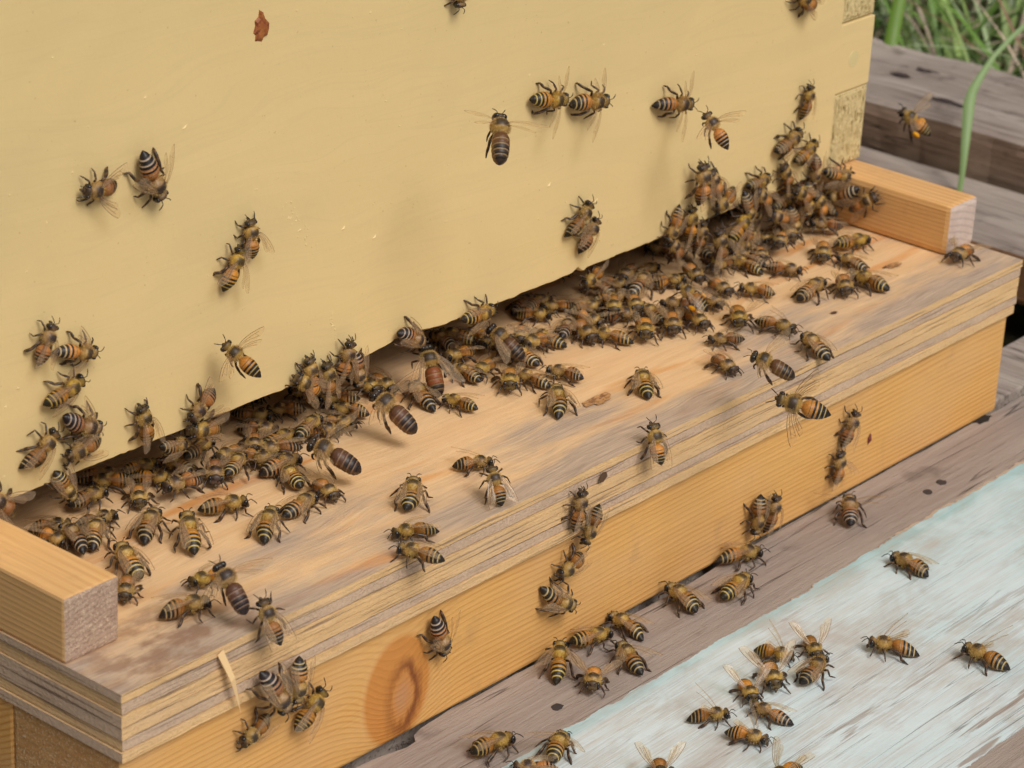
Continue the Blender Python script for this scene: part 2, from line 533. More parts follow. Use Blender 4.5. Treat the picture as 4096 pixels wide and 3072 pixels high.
# gouges in the timber's top
for (x, y, l, w) in ((672, 199, 13, 2.6), (658, 204, 12, 2.4), (641, 168, 22, 2.4)):
    v, f = [(x, y, -36.4)], []
    for k in range(14):
        a = k * math.tau / 14
        q = random.uniform(.75, 1.1)
        v.append((x + w * q * math.cos(a), y + l * .5 * q * math.sin(a), -36.2 + random.uniform(-.2, .4)))
        f.append((0, k + 1, (k + 1) % 14 + 1))
    mesh_obj('gouge', v, f, plain('dark_gouge', (.055, .036, .033), .8), o)

# grass beyond the timber
def make_grass_mat():
    m = Mat('grass', .5, .4)
    a = m.n('Attribute', attribute_name='tint')
    m.base(a.outputs['Color'])
    m.b.inputs['Subsurface Weight'].default_value = 0
    return m.m
GRASS = make_grass_mat()
def blade(verts, faces, cols, p, az, lean, ln, wd, curl, col, n=7):
    d = Vector((math.cos(az), math.sin(az), 0))
    side = Vector((-d.y, d.x, 0))
    pos, ang = Vector(p), lean
    i0 = len(verts)
    for k in range(n + 1):
        t = k / n
        w = wd * (1 - t ** 2.2) * (.75 + .25 * min(1, t * 5)) + .12
        verts.append(pos - side * w + Vector((0, 0, .35 * w)))
        verts.append(pos + side * w + Vector((0, 0, .35 * w)))
        verts.append(pos.copy())
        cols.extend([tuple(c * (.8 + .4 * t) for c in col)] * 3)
        pos = pos + (d * math.cos(ang) + Vector((0, 0, math.sin(ang)))) * (ln / n)
        ang -= curl / n
        if k:
            a = i0 + 3 * k
            faces.append((a - 3, a - 1, a + 2, a))
            faces.append((a - 1, a - 2, a + 1, a + 2))
def grass_object(name, verts, faces, cols):
    me = bpy.data.meshes.new(name)
    me.from_pydata([Vector(v) * MM for v in verts], [], faces)
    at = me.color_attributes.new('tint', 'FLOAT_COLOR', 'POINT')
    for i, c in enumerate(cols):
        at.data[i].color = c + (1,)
    me.materials.append(GRASS)
    for q in me.polygons:
        q.use_smooth = True
    o = bpy.data.objects.new(name, me)
    COL.objects.link(o)
    return o
gv, gf, gc = [], [], []
for i in range(5200):
    x, y = random.uniform(722, 1500), random.uniform(60, 900)
    if i > 3900:
        x, y = random.uniform(722, 800), random.uniform(140, 420)
    g = random.random()
    col = (.14, .26, .045) if g < .34 else (.30, .42, .13) if g < .62 else (.40, .50, .27) if g < .80 else (.60, .48, .36) if g < .93 else (.18, .10, .06)
    k = random.uniform(.75, 1.2)
    az = random.choice((random.gauss(-1.1, .5), random.gauss(2.2, .6), random.uniform(0, 6.28)))
    gl = random.uniform(100, 240)
    if x + math.cos(az) * gl * .9 < 718:
        az = math.pi - az
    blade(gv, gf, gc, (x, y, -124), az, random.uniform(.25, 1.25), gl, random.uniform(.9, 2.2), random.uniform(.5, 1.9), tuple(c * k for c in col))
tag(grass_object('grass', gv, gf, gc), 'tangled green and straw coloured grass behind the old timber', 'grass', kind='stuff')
def long_leaf(name, pts, widths, col, label):
    v, f, c = [], [], []
    for i, (p, w) in enumerate(zip(pts, widths)):
        p = Vector(p)
        t = (Vector(pts[min(i + 1, len(pts) - 1)]) - Vector(pts[max(i - 1, 0)])).normalized()
        s = t.cross(Vector((-.7, -.6, .35))).normalized() * w
        bk = t.cross(s).normalized() * w * .35
        v += [p - s + bk, p - bk, p + s + bk]
        c += [col] * 3
        if i:
            a = 3 * i
            f += [(a - 3, a - 2, a + 1, a), (a - 2, a - 1, a + 2, a + 1)]
    tag(grass_object(name, v, f, c), label, 'grass blade', 'single grass blades by the timber')
long_leaf('grass_blade', [(590.3, 130.2, -110.0), (594.5, 130.4, -47.9), (602.0, 135.0, -35.5), (609.5, 139.7, -23.1), (614.6, 141.7, -18.6), (621.6, 142.2, -13.1), (629.8, 141.9, -6.5), (638.9, 140.3, -0.3), (648.1, 138.1, 5.5), (657.9, 135.0, 10.9), (666.1, 132.3, 14.1)],
          [1.0, 1.2, 1.9, 2.5, 2.0, 1.5, 1.2, 1.1, 1.0, .9, .4], (.21, .31, .12), 'long pale green grass blade bending right in front of the old timber')
long_leaf('grass_blade', [(688, 228, -60), (695.3, 233.1, -37.5), (702.9, 236.9, -28.8), (710.6, 240.4, -19.9), (718, 244.5, -11.1), (734, 252, 10), (745, 256, 30)],
          [3.2, 3.4, 3.2, 3.0, 2.8, 2.2, .5], (.115, .21, .022), 'thick dark green grass stem standing beside the hive\'s right edge')

# ------------------------------------------------------------------ the hive: box, bottom board
hive = tag(empty('hive_box'), 'pale yellow painted wooden hive box with finger joints at its corner', 'hive')
# front board with a slightly rough lower edge and finger cut-outs at the right end
TOP = 258.0
fing = [(18.0, 45.8, 'e'), (45.8, 70.7, 'p'), (70.7, 96, 'e'), (96, 121, 'p'), (121, 146, 'e'), (146, 171, 'p'), (171, 196, 'e'), (196, 221, 'p'), (221, 258, 'e')]
FX = 392.5
n = 260
v, f = [], []
xl = [-0.0 + FX * i / n for i in range(n + 1)]
for x in xl:
    e = .35 * noise.noise(Vector((x * .15, 0, 0))) + .35 * noise.noise(Vector((x * .7, 3, 0))) + .9 * max(0, noise.noise(Vector((x * .05, 9, 0)))) * noise.noise(Vector((x * .3, 6, 0)))
    e += 1.4 * math.exp(-((x - 255) / 1.6) ** 2) - 1.0 * math.exp(-((x - 257.5) / 1.2) ** 2) + 2.2 * math.exp(-((x - 176) / 9) ** 2)
    v += [(x, D, H1 + .6 + e), (x, D, TOP), (x, D + 19, TOP), (x, D + 19, H1 + .3), (x, D + .8, H1 + e), (x, D + 2.2, H1 - .1 + .5 * e)]
for i in range(n):
    a, b = 6 * i, 6 * i + 6
    for p_, q_ in ((0, 1), (1, 2), (2, 3), (3, 5), (5, 4), (4, 0)):
        f.append((a + p_, b + p_, b + q_, a + q_))
f += [(0, 1, 2, 3, 5, 4), tuple(6 * n + k for k in (4, 5, 3, 2, 1, 0))]
front_board = mesh_obj('front_board', v, f, MAT['yellow'], hive)
for i, (z0, z1, t) in enumerate(fing):
    if t == 'p':
        o = box('finger', FX + .05, W, D + .02, D + 19, z0 + .15, z1 - .25, MAT['yellow'], hive, bevel=.35)
    else:
        o = box('finger', FX + .3, W - .05, D + (.25 if z0 < 50 else .7), D + 19, z0 + (.5 if z0 < 50 else .3), z1 - .35, [MAT['yellow'], MAT['joint']], hive, bevel=.5, faces={'y-': 1})
        o['label'] = 'rough scuffed end grain finger of the corner joint'
        if z0 < 100:                                      # torn, fibrous face of the finger
            nx_, nz_ = 34, 46
            gv_ = []
            for a_ in range(nz_ + 1):
                for b_ in range(nx_ + 1):
                    X, Z = FX + .9 + (W - FX - 1.6) * b_ / nx_, z0 + 1.2 + (z1 - z0 - 2.2) * a_ / nz_
                    dd = .55 * noise.noise(Vector((X * .9, Z * .28, z0))) + .4 * noise.noise(Vector((X * 2.2, Z * .8, 4)))
                    rim = min(b_, nx_ - b_, a_, nz_ - a_) == 0
                    gv_.append((X, D + (.25 if z0 < 50 else .7) + (.3 if rim else -.28 + .75 * dd), Z))
            mesh_obj('torn_fibre', gv_, [(q, q + 1, q + nx_ + 2, q + nx_ + 1) for a_ in range(nz_) for q in range(a_ * (nx_ + 1), a_ * (nx_ + 1) + nx_)], MAT['joint'], o)
# filled nail hole on the painted finger
v, f = [(402, D - .12, 56.8)], []
for k in range(24):
    a = k * math.tau / 24
    v.append((402 + 2.9 * math.cos(a), D - .05, 56.8 + 3.0 * math.sin(a)))
    f.append((0, (k + 1) % 24 + 1, k + 1))
v += [(402 + 3.2 * math.cos(k * math.tau / 24), D + .3, 56.8 + 3.3 * math.sin(k * math.tau / 24)) for k in range(24)]
f += [(k + 1, (k + 1) % 24 + 1, (k + 1) % 24 + 25, k + 25) for k in range(24)]
mesh_obj('filled_nail_hole', v, f, plain('filler', (.70, .57, .28), .5), hive)
box('side_board', W - 19, W - .2, D + 19.2, 575, H1, TOP, MAT['yellow'], hive, bevel=.5)
box('side_board', 0, 19, D + 19.2, 575, H1, TOP, MAT['yellow'], hive, bevel=.5)
box('back_board', 0, W, 575.2, 594, H1, TOP, MAT['yellow'], hive, bevel=.5)
box('lid', -8, W + 8, D - 8, 600, TOP + .3, TOP + 22, MAT['yellow'], hive, bevel=1)  # out of view, added to keep daylight out of the box
# dried paint flakes and the scraped patch on the front
pv, pf = [], []
def flake(x, z, l, w, a, h):
    i = len(pv)
    ca, sa = math.cos(a), math.sin(a)
    for (p_, q_, d_) in ((-l, -w * .6, 0), (l * .8, -w, 0), (l, w * .7, 0), (-l * .7, w, 0), (0, 0, -h)):
        pv.append((x + p_ * ca - q_ * sa, D + d_ - .01, z + p_ * sa + q_ * ca))
    pf.extend([(i, i + 1, i + 4), (i + 1, i + 2, i + 4), (i + 2, i + 3, i + 4), (i + 3, i, i + 4)])
for i in range(46):
    t = random.random()
    if random.random() < .7:
        x, z = 123 + 13 * t + random.gauss(0, 1.1), 74 - 17.5 * t + random.gauss(0, 1.4)
    else:
        x, z = 142.4 + 3 * t + random.gauss(0, .3), 38 - 12 * t + random.gauss(0, .8)
    flake(x, z, random.uniform(.2, .75), random.uniform(.15, .4), random.uniform(0, 3), random.uniform(.06, .22))
for i in range(55):
    flake(random.uniform(15, 390), random.uniform(22, 148), random.uniform(.2, .7), random.uniform(.12, .3), random.uniform(-.3, 1.8), random.uniform(.1, .35))
for (x, z, l) in ((86, 104, 1.3), (160, 54.5, 1.2), (147, 60.5, .9), (96.5, 24.7, 1.0), (49, 24, 1.2), (262, 40, 1.0), (238, 51, 1.1)):
    flake(x, z, l, .35, .6, .45)
tag(mesh_obj('paint_flakes', pv, pf, MAT['fleck'], front_board), kind='stuff')
# brown propolis smear
v, f = [(113.2, D - .8, 125.5)], []
out = [(112.4, 130.2), (114, 129.2), (114.6, 127.6), (116.4, 125.8), (116.3, 124.2), (115.6, 122.6), (114.2, 122.2), (113.6, 121.2), (112.2, 121.6), (111, 121.8), (111.2, 123.4), (110.3, 124.2), (111, 126), (110.8, 127.4), (112.2, 128.4)]
for x, z in out:
    v.append((x, D + .05, z))
for x, z in out:
    v.append((113.2 + (x - 113.2) * .75, D - .5 - .3 * random.random(), 125.5 + (z - 125.5) * .75))
nn = len(out)
for k in range(nn):
    f += [(1 + k, 1 + (k + 1) % nn, 1 + nn + (k + 1) % nn, 1 + nn + k), (1 + nn + k, 1 + nn + (k + 1) % nn, 0)]
tag(mesh_obj('propolis_smear', v, f, MAT['propolis']), 'reddish brown propolis smear stuck high on the yellow wall', 'smear')

bottom = tag(empty('bottom_board'), 'plywood landing board with pine rails on a pine beam under the hive', 'landing board')
PLY = []
layers = [(0, -2.45, 'l'), (-2.86, -5.85, 'e'), (-6.2, -9.45, 'l'), (-9.75, -12.85, 'l'), (-13.25, -15.95, 'e'), (-16.32, -19.0, 'l')]
for i, (z1, z0, t) in enumerate(layers):
    y0 = (-.1, .15, .0, .05, .2, -.2)[i]
    x0, x1 = (.0, .5, .15, .3, .6, .2)[i], W - (.0, .4, 1.0, 1.2, .5, 2.0)[i]
    # the sides show the other grain: long plies end at the board's sides
    side = 'ply_end' if t == 'l' else 'ply_long'
    o = box('ply', x0, x1, y0, 560, z0, z1, [MAT['ply_top'] if i == 0 else MAT['ply_' + ('long' if t == 'l' else 'end')], MAT['ply_long' if t == 'l' else 'ply_end'], MAT[side]],
            bottom, faces={'y-': 1, 'x-': 2, 'x+': 2}, jag=.22, seg=240, bevel=0)
    PLY.append(o)
box('glue_core', 1.6, W - 2.6, 1.4, 558, -18.6, -1.0, MAT['glue'], bottom)
SX = W - 17.6
o = box('side_rail', .1, 17.6, 19.7, 560, .12, 17.9, [MAT['rail'], MAT['rail_end_rough']], bottom, bevel=.9, faces={'y-': 1})
o['label'] = 'left rail with rough speckled end grain'
o = box('side_rail', SX, W - .1, 19.7, 560, .12, 17.9, [MAT['rail'], MAT['rail_end_pale']], bottom, bevel=2.0, faces={'y-': 1})
o['label'] = 'right rail with pale smooth cut end'
box('back_rail', 18, SX - .3, 540, 560, .12, 17.9, MAT['rail'], bottom, bevel=.6)
box('front_beam', .8, W - 2.6, 1.65, 40, -55.8, -19.15, [MAT['beam'], MAT['beam_end']], bottom, bevel=.9, faces={'x-': 1, 'x+': 1}, jag=.12, seg=60)
box('side_beam', .9, 38, 40.3, 560, -55.8, -19.15, [MAT['beam'], MAT['beam_end']], bottom, bevel=.9)
box('side_beam', W - 40, W - 2.8, 40.3, 560, -55.8, -19.15, [MAT['beam'], MAT['beam_end']], bottom, bevel=.9)
RAWS = plain('raw_splinter', (.80, .55, .28), .6)
# splinter hanging from the board's top ply, the painted shade of a bitten hole in the second ply and loose knots
mesh_obj('splinter', [(31.3, -.6, -1.5), (33.2, -.6, -.6), (35.4, -2.6, -8.5), (38.3, -2.0, -20.4), (33.8, -2.9, -9.2), (32.0, -1.6, -4), (32.6, .2, -4), (35.2, -1.2, -10)],
         [(0, 1, 2, 5), (5, 2, 3, 4), (1, 6, 7, 2), (2, 7, 3), (0, 5, 6), (5, 4, 7, 6), (4, 3, 7), (0, 6, 1)], RAWS, PLY[0])
kn = plain('dark_knot_and_hole_shade', (.10, .05, .025), .7)
def knot(x, y, rx, ry, mat, name='knot'):
    v, f = [(x, y, .1)], []
    for k in range(18):
        a = k * math.tau / 18
        q = random.uniform(.7, 1.15)
        v.append((x + rx * q * math.cos(a), y + ry * q * math.sin(a), .36 + .0 * k))
        f.append((0, k + 1, (k + 1) % 18 + 1))
    mesh_obj(name, v, f, mat, PLY[0])
kt = Mat('tan_knot', .6, .3)
kq = kt.noise((.5, .9, 1), 4, .6, .8)
kt.base(kt.mix(kt.ramp(kq, .42, .6), (.52, .28, .12), (.24, .11, .05)))
knot(216, 27.5, 6.5, 2.6, kt.m)
knot(374.6, 27.4, 4.2, 2.0, kt.m)
knot(371.5, 28.2, 1.6, .8, kn)
knot(324.7, 17.4, 1.7, .8, kn)
v = [(181.0, -.7, -4.6), (182.6, -.7, -2.6), (184.4, -.7, -3.0), (185, -.7, -4.6), (183.4, -.7, -5.8), (181.6, -.7, -5.6)]
mesh_obj('bitten_hole_shade', v, [tuple(range(6))], kn, PLY[1])  # flat dark patch standing in for the shade inside the hole
crumb = tag(mesh_obj('red_crumb', [(327.8, 1.4, -42.2), (329, 1.3, -41), (329.4, 1.4, -39), (328.6, 1.4, -38.2), (327.6, 1.5, -39.8), (328.4, .5, -40.4)],
                     [(0, 1, 5), (1, 2, 5), (2, 3, 5), (3, 4, 5), (4, 0, 5)], plain('red_crumb', (.16, .03, .02), .6)), 'tiny dark red crumb on the pine beam beside the upper right bee', 'crumb')

# surface, kind (w worker, d drone, p worker with pollen), wing pose, foot point in mm, heading on that surface, size, label
BEES = [
 ('W', 'w', 's', 55.2, 68.5, 95.7, 172, 0.95, 'worker bee facing left with spread wings, leftmost high on the yellow wall'),
 ('W', 'w', 's', 71.5, 68.5, 94.9, -64, 1.14, 'worker bee pointing head down with one wing out, beside the leftmost high bee'),
 ('W', 'w', 's', 108.5, 68.5, 67.8, 94, 0.95, 'upper bee of the touching pair below the brown smear on the yellow wall'),
 ('W', 'w', 's', 101.5, 68.5, 61.5, 65, 0.95, 'lower bee of the touching pair, its spread wings pale pink over the yellow wall'),
 ('W', 'w', 'f', 35.6, 68.5, 58.7, 63, 0.95, "upright worker bee topmost in the cluster at the wall's far left"),
 ('W', 'w', 's', 46.6, 68.5, 54, -17, 0.99, 'worker bee facing right, touching the topmost bee of the far left cluster'),
 ('W', 'w', 'f', 41.6, 68.5, 44.2, 18, 0.99, 'slanting bee with folded pink wings, third down in the far left cluster'),
 ('X', 'w', 'a', 97.7, 58.6, 38, 0, 1.04, 'bee hovering before the yellow wall above the slot, long hind legs trailing down', (-0.3, 0.77, 0.56), (-0.56, -0.62, 0.55)),
 ('W', 'w', 'f', 33.9, 68.5, 30.4, 43, 0.95, 'bee climbing up-right at the lower left of the far left cluster'),
 ('W', 'w', 's', 46.8, 68.5, 33.2, -25, 1.14, 'broad striped bee facing right in the middle of the far left cluster'),
 ('W', 'w', 'f', 48.4, 68.5, 26.1, -175, 0.99, 'bee facing left with glossy pink wings, lowest of the far left cluster on yellow'),
 ('W', 'w', 'f', 69.5, 68.5, 25.4, 100, 1.00, "lone bee standing upright on the wall just above the slot's left end"),
 ('W', 'w', 's', 90.7, 68.5, 25.4, -150, 0.95, 'bee heading down-left with abdomen raised, on the wall edge right of the upright one'),
 ('W', 'w', 'f', 41.7, 68.5, 17.8, -61, 0.95, "dark-tipped striped bee climbing head down off the wall's lower left edge"),
 ('W', 'w', 's', 20.4, 68.5, 19.4, 139, 1.03, 'bee cut by the left picture edge under the wall, one wing raised'),
 ('W', 'w', 'f', 190.4, 68.5, 123, -96, 0.95, "bee mostly cut off by the picture's top edge, antennae hanging into view"),
 ('W', 'w', 'f', 365.1, 68.5, 85.1, 144, 1.15, "bee cut by the top edge near the hive's right corner, only abdomen showing"),
 ('X', 'w', 'o', 231.9, 68, 80.4, 0, 1.10, 'left bee of the nose-to-tail pair high on the yellow wall', (0.97, -0.17, -0.16), (-0.17, -0.98, 0.03)),
 ('X', 'w', 'o', 250.6, 67.5, 75.9, 0, 1.10, 'right bee of the nose-to-tail pair high on the yellow wall', (0.96, -0.24, -0.12), (-0.24, -0.97, 0.03)),
 ('X', 'w', 'o', 294.8, 67.2, 65.5, 0, 1.10, 'lone bee facing right with lifted wings, right of the nose-to-tail pair', (0.95, -0.28, -0.15), (-0.27, -0.96, 0.04)),
 ('X', 'w', 'a', 289.8, 45.8, 61.7, 0, 0.95, 'bee flying just below the lone right-facing bee on the wall', (-0.13, 0.68, 0.73), (-0.44, -0.7, 0.57)),
 ('X', 'd', 'a', 168, 32.1, 90.9, 0, 1.05, 'drone hovering in mid-air before the middle of the yellow wall, seen from behind', (0.58, 0.58, 0.56), (-0.23, -0.54, 0.81)),
 ('W', 'w', 'f', 372, 68.5, 48.5, 82, 0.95, 'bee standing upright on the wall left of the end-grain joint, legs out left'),
 ('X', 'w', 'f', 362.6, 69.1, 36.1, 0, 1.10, 'bee climbing up-right directly below the upright bee by the joint', (0.91, -0.03, 0.41), (-0.03, -1.0, -0.01)),
 ('W', 'w', 'f', 251.2, 68.5, 37.2, 44, 0.96, 'upper bee of the pair clinging to the wall above the middle of the slot'),
 ('W', 'w', 'f', 256.2, 68.5, 30.6, 50, 0.95, 'lower bee of the pair clinging to the wall, its hind leg reaching the slot'),
 ('W', 'w', 'f', 311.8, 66.5, 34.2, 95, 1.15, 'large pale bee standing upright over the right crowd, its whole back striped'),
 ('W', 'w', 'f', 132.6, 68.5, 20.4, 99, 0.95, "leftmost of three bees peering up over the wall's edge left of the drones"),
 ('W', 'w', 'f', 139.6, 68.5, 16.8, 100, 0.95, "middle of three bees peering up over the wall's edge, forelegs raised"),
 ('W', 'w', 'f', 146.4, 68.5, 21.1, 76, 0.95, "tallest of three bees peering up over the wall's edge, antennae spread in a V"),
 ('W', 'w', 'f', 151.9, 68.5, 17.6, -83, 0.95, 'striped abdomen sticking up directly behind the tallest of the three peering bees'),
 ('W', 'w', 'f', 131.8, 68.5, 18.2, 141, 0.95, "dark bee under the wall's edge just left of the three peering bees"),
 ('W', 'w', 'f', 174.2, 68.5, 20.6, -35, 0.99, 'bee with black-banded abdomen raised on the wall edge above the reddish drone'),
 ('X', 'd', 's', 182.5, 65.2, 8, 0, 0.99, 'drone with glossy reddish brown abdomen coming out of the slot', (0.21, 0.59, 0.78), (-0.51, -0.62, 0.6)),
 ('W', 'w', 'f', 204.1, 68.5, 18.9, 1, 1.00, 'bee on the wall edge with a straight black leg stuck out left'),
 ('X', 'd', 's', 214.7, 64.6, 6.6, 0, 0.95, 'drone with glossy black abdomen in front of the slot, facing up-left', (-0.22, 0.83, 0.51), (-0.31, -0.56, 0.77)),
 ('W', 'w', 'f', 92.3, 68.5, 17.4, 166, 0.95, 'fourteenth bee from left, back rows of the left-end crowd, facing the camera'),
 ('W', 'w', 'f', 83.1, 71.5, 14.2, -5, 0.95, 'tenth bee from left, back rows of the left-end crowd, seen from behind'),
 ('B', 'w', 'f', 54, 68, 0, -20, 0.95, 'fifth bee from left, back rows of the left-end crowd, facing right'),
 ('B', 'w', 'f', 48.1, 61.8, 0, 38, 1.15, 'first bee from left, front rows of the left-end crowd, seen from behind'),
 ('B', 'w', 'f', 38.8, 69, 0, -84, 0.95, 'second bee from left, back rows of the left-end crowd, facing right'),
 ('B', 'w', 'f', 43.1, 74, 0, -38, 0.95, 'first bee from left, back rows of the left-end crowd, facing right'),
 ('B', 'w', 'f', 72.3, 71.1, 0, -130, 0.99, 'eighth bee from left, back rows of the left-end crowd, facing the camera'),
 ('B', 'w', 'f', 82.2, 76.6, 0, -59, 0.95, 'ninth bee from left, back rows of the left-end crowd, facing right'),
 ('X', 'w', 'f', 61.3, 55.9, -0, 0, 1.10, 'striped bee seen from behind, nearest the left rail among the two side by side', (0.85, 0.51, 0.1), (-0.09, -0.05, 0.99)),
 ('X', 'w', 'f', 64.6, 43.7, 1.6, 0, 1.10, 'bee seen from behind with folded golden wings, right of the two side by side', (0.55, 0.78, 0.31), (-0.18, -0.25, 0.95)),
 ('X', 'w', 'f', 43.2, 44, 0.5, 0, 1.10, "bee with folded wings walking up past the left rail's inner front corner", (0.4, 0.9, 0.17), (-0.07, -0.16, 0.98)),
 ('X', 'd', 'a', 42.8, 7.6, 9.8, 0, 0.95, "dark drone hovering over the board's left part, in front of the left rail", (-0.0, 0.74, 0.68), (-0.39, -0.62, 0.68)),
 ('B', 'w', 'f', 83.9, 50.9, 0, -28, 1.01, "bee in full side view facing right, alone behind the left crowd's front row"),
 ('B', 'w', 'f', 96.7, 67.5, 0, -132, 1.15, 'fifteenth bee from left, back rows of the left-end crowd, facing the camera'),
 ('B', 'w', 'f', 108.2, 72.9, 0, -170, 0.95, 'sixteenth bee from left, back rows of the left-end crowd, facing the camera'),
 ('B', 'w', 'f', 93, 77, 0, 94, 0.95, 'eleventh bee from left, back rows of the left-end crowd, facing left'),
 ('B', 'w', 'f', 117.1, 72.6, 0, -134, 1.07, 'eighteenth bee from left, back rows of the left-end crowd, facing the camera'),
 ('B', 'w', 'f', 72.3, 87.1, 0, -39, 0.95, 'sixth bee from left, back rows of the left-end crowd, facing right'),
 ('B', 'w', 'f', 83.8, 83.8, 0, -17, 0.95, 'seventh bee from left, back rows of the left-end crowd, facing right'),
 ('B', 'w', 'f', 34.5, 35.4, 0, -137, 0.98, "bee facing the camera, half hidden behind the left rail's cut end"),
 ('B', 'w', 'f', 36.8, 17.1, 0, -22, 1.04, 'side-on bee facing right on the brown stained board corner under the hovering drone'),
 ('B', 'w', 'f', 52.8, 24.3, 0, 169, 0.95, 'bee tucked behind the hovering dark drone, only its face showing'),
 ('X', 'w', 'f', 46.4, -2.3, 2.5, 0, 0.95, "pale winged bee hanging over the board's front edge beside the splinter", (-0.04, 0.44, 0.9), (-0.36, -0.84, 0.4)),
 ('X', 'd', 'a', 117.6, 44.1, 7.3, 0, 1.10, "drone with banded dark abdomen, front one of the two over the board's left half", (-0.41, 0.85, 0.32), (-0.29, -0.45, 0.84)),
 ('X', 'd', 'a', 148.1, 50, 9.5, 0, 1.08, 'drone with arched dark abdomen and one hind leg hanging, over bare orange board', (-0.22, 0.83, 0.51), (-0.31, -0.56, 0.77)),
 ('X', 'w', 'f', 175.8, 62.1, -0, 0, 1.10, 'fourth bee from left, front rows of the crowd around the drones, seen from behind', (0.45, 0.89, 0.1), (-0.05, -0.09, 0.99)),
 ('B', 'w', 'f', 180.7, 51.1, 0, 100, 0.95, 'fifth bee from left, front rows of the crowd around the drones, facing left'),
 ('B', 'w', 'f', 203.5, 51.9, 0, -138, 1.15, 'bee facing the camera on open board, front row left of the golden-backed bee'),
 ('X', 'w', 'f', 202, 31.7, 0.3, 0, 1.10, 'golden-backed bee seen from behind, front row right of the camera-facing bee', (0.66, 0.74, 0.14), (-0.09, -0.1, 0.99)),
 ('B', 'w', 'f', 153.8, 69.6, 0, 123, 0.95, 'tenth bee from left, back rows of the crowd around the drones, facing left'),
 ('B', 'w', 'f', 144.5, 66.7, 0, -60, 0.95, 'eighth bee from left, back rows of the crowd around the drones, facing right'),
 ('B', 'w', 'f', 137.6, 66.4, 0, -53, 0.95, 'sixth bee from left, back rows of the crowd around the drones, facing right'),
 ('B', 'w', 'f', 112, 57.2, 0, -6, 1.12, 'first bee from left, front rows of the crowd around the drones, facing right'),
 ('B', 'w', 'f', 109.5, 49.6, 0, 65, 1.02, 'second bee from left, front rows of the crowd around the drones, seen from behind'),
 ('B', 'w', 'f', 111.2, 39.5, 0, -107, 1.00, 'bee facing the camera just below the front hovering drone'),
 ('X', 'w', 'f', 98.8, 36.9, -0.5, 0, 1.10, 'third bee from left, front rows of the crowd around the drones, seen from behind', (0.98, 0.18, 0.03), (-0.03, -0.01, 1.0)),
 ('X', 'w', 'f', 83.7, 34.4, 0.5, 0, 1.10, 'striped bee seen from behind, foremost of the left crowd on the board', (0.84, 0.51, 0.17), (-0.15, -0.09, 0.98)),
 ('B', 'w', 'f', 124.1, 69.7, 0, -2, 0.95, 'third bee from left, back rows of the crowd around the drones, facing right'),
 ('B', 'w', 'f', 140.6, 82.4, 0, 137, 0.95, 'fourth bee from left, back rows of the crowd around the drones, facing left'),
 ('B', 'w', 'f', 150.8, 85.1, 0, 88, 0.95, 'fifth bee from left, back rows of the crowd around the drones, facing left'),
 ('B', 'w', 'f', 130.5, 86.5, 0, -62, 0.95, 'first bee from left, back rows of the crowd around the drones, facing right'),
 ('B', 'w', 'f', 124.4, 78.7, 0, -59, 0.95, 'second bee from left, back rows of the crowd around the drones, facing right'),
 ('B', 'w', 'f', 161.8, 86.8, 0, -130, 1.15, 'seventh bee from left, back rows of the crowd around the drones, facing the camera'),
 ('X', 'w', 'f', 124.2, 19.4, 0.5, 0, 1.10, 'lone bee seen from behind in the middle of the board, above two face-to-face ones', (0.77, 0.61, 0.17), (-0.14, -0.11, 0.98)),
 ('B', 'w', 'f', 110, 5.5, 0, 152, 0.95, "upper of two bees facing left near the board's front edge"),
 ('B', 'w', 'f', 101.1, -4.4, 0, 111, 0.95, "lower of two bees facing left, crouching on the board's front edge"),
 ('B', 'w', 's', 152.1, 21.9, 0, -35, 0.95, "bee facing right with raised wing, touching heads at the board's front"),
 ('X', 'w', 'f', 142.7, 5.6, 3.5, 0, 0.95, 'golden bee seen from behind with black tip on the board edge, touching heads', (0.22, 0.58, 0.79), (-0.51, -0.62, 0.6)),
 ('B', 'w', 'f', 217.4, 84.3, 0, 111, 0.95, 'thirteenth bee from left, back rows of the crowd around the drones, facing left'),
 ('B', 'w', 'f', 222.7, 80.8, 0, 119, 0.95, 'fifteenth bee from left, back rows of the crowd around the drones, facing left'),
 ('B', 'w', 'f', 205.5, 62.8, 0, -167, 1.00, 'seventh bee from left, front rows of the crowd around the drones, facing the camera'),
 ('B', 'w', 'f', 197.9, 63.8, 0, 83, 0.95, 'sixth bee from left, front rows of the crowd around the drones, facing left'),
 ('B', 'w', 'f', 220.5, 59.5, 0, 71, 0.95, 'pale winged bee half hidden behind the glossy black drone'),
 ('B', 'w', 'f', 287.2, 78.5, 0, -80, 0.95, 'thirteenth bee from left, back rows of the crowd right of the drones, facing right'),
 ('B', 'w', 'f', 297.9, 80.3, 0, -163, 1.04, 'sixteenth bee from left, back rows of the crowd right of the drones, facing the camera'),
 ('B', 'w', 'f', 303.2, 77.3, 0, -0, 0.95, 'nineteenth bee from left, back rows of the crowd right of the drones, facing right'),
 ('B', 'w', 'f', 292.3, 71.1, 0, 21, 1.15, 'eighteenth bee from left, back rows of the crowd right of the drones, seen from behind'),
 ('W', 'w', 'f', 265.4, 72.5, 13.8, -161, 0.95, 'orange-banded bee wedged under the wall edge below the clinging pair'),
 ('X', 'p', 'f', 281.2, 43.3, 9, 0, 0.97, 'black and amber bee with orange pollen ball on its hind leg, over the board', (-0.28, 0.84, 0.46), (-0.29, -0.53, 0.8)),
 ('B', 'w', 'f', 298.9, 47.9, 0, -105, 0.95, 'fifth bee from left, front rows of the crowd right of the drones, facing the camera'),
 ('B', 'w', 'f', 310.1, 53, 0, -106, 0.95, 'sixth bee from left, front rows of the crowd right of the drones, facing the camera'),
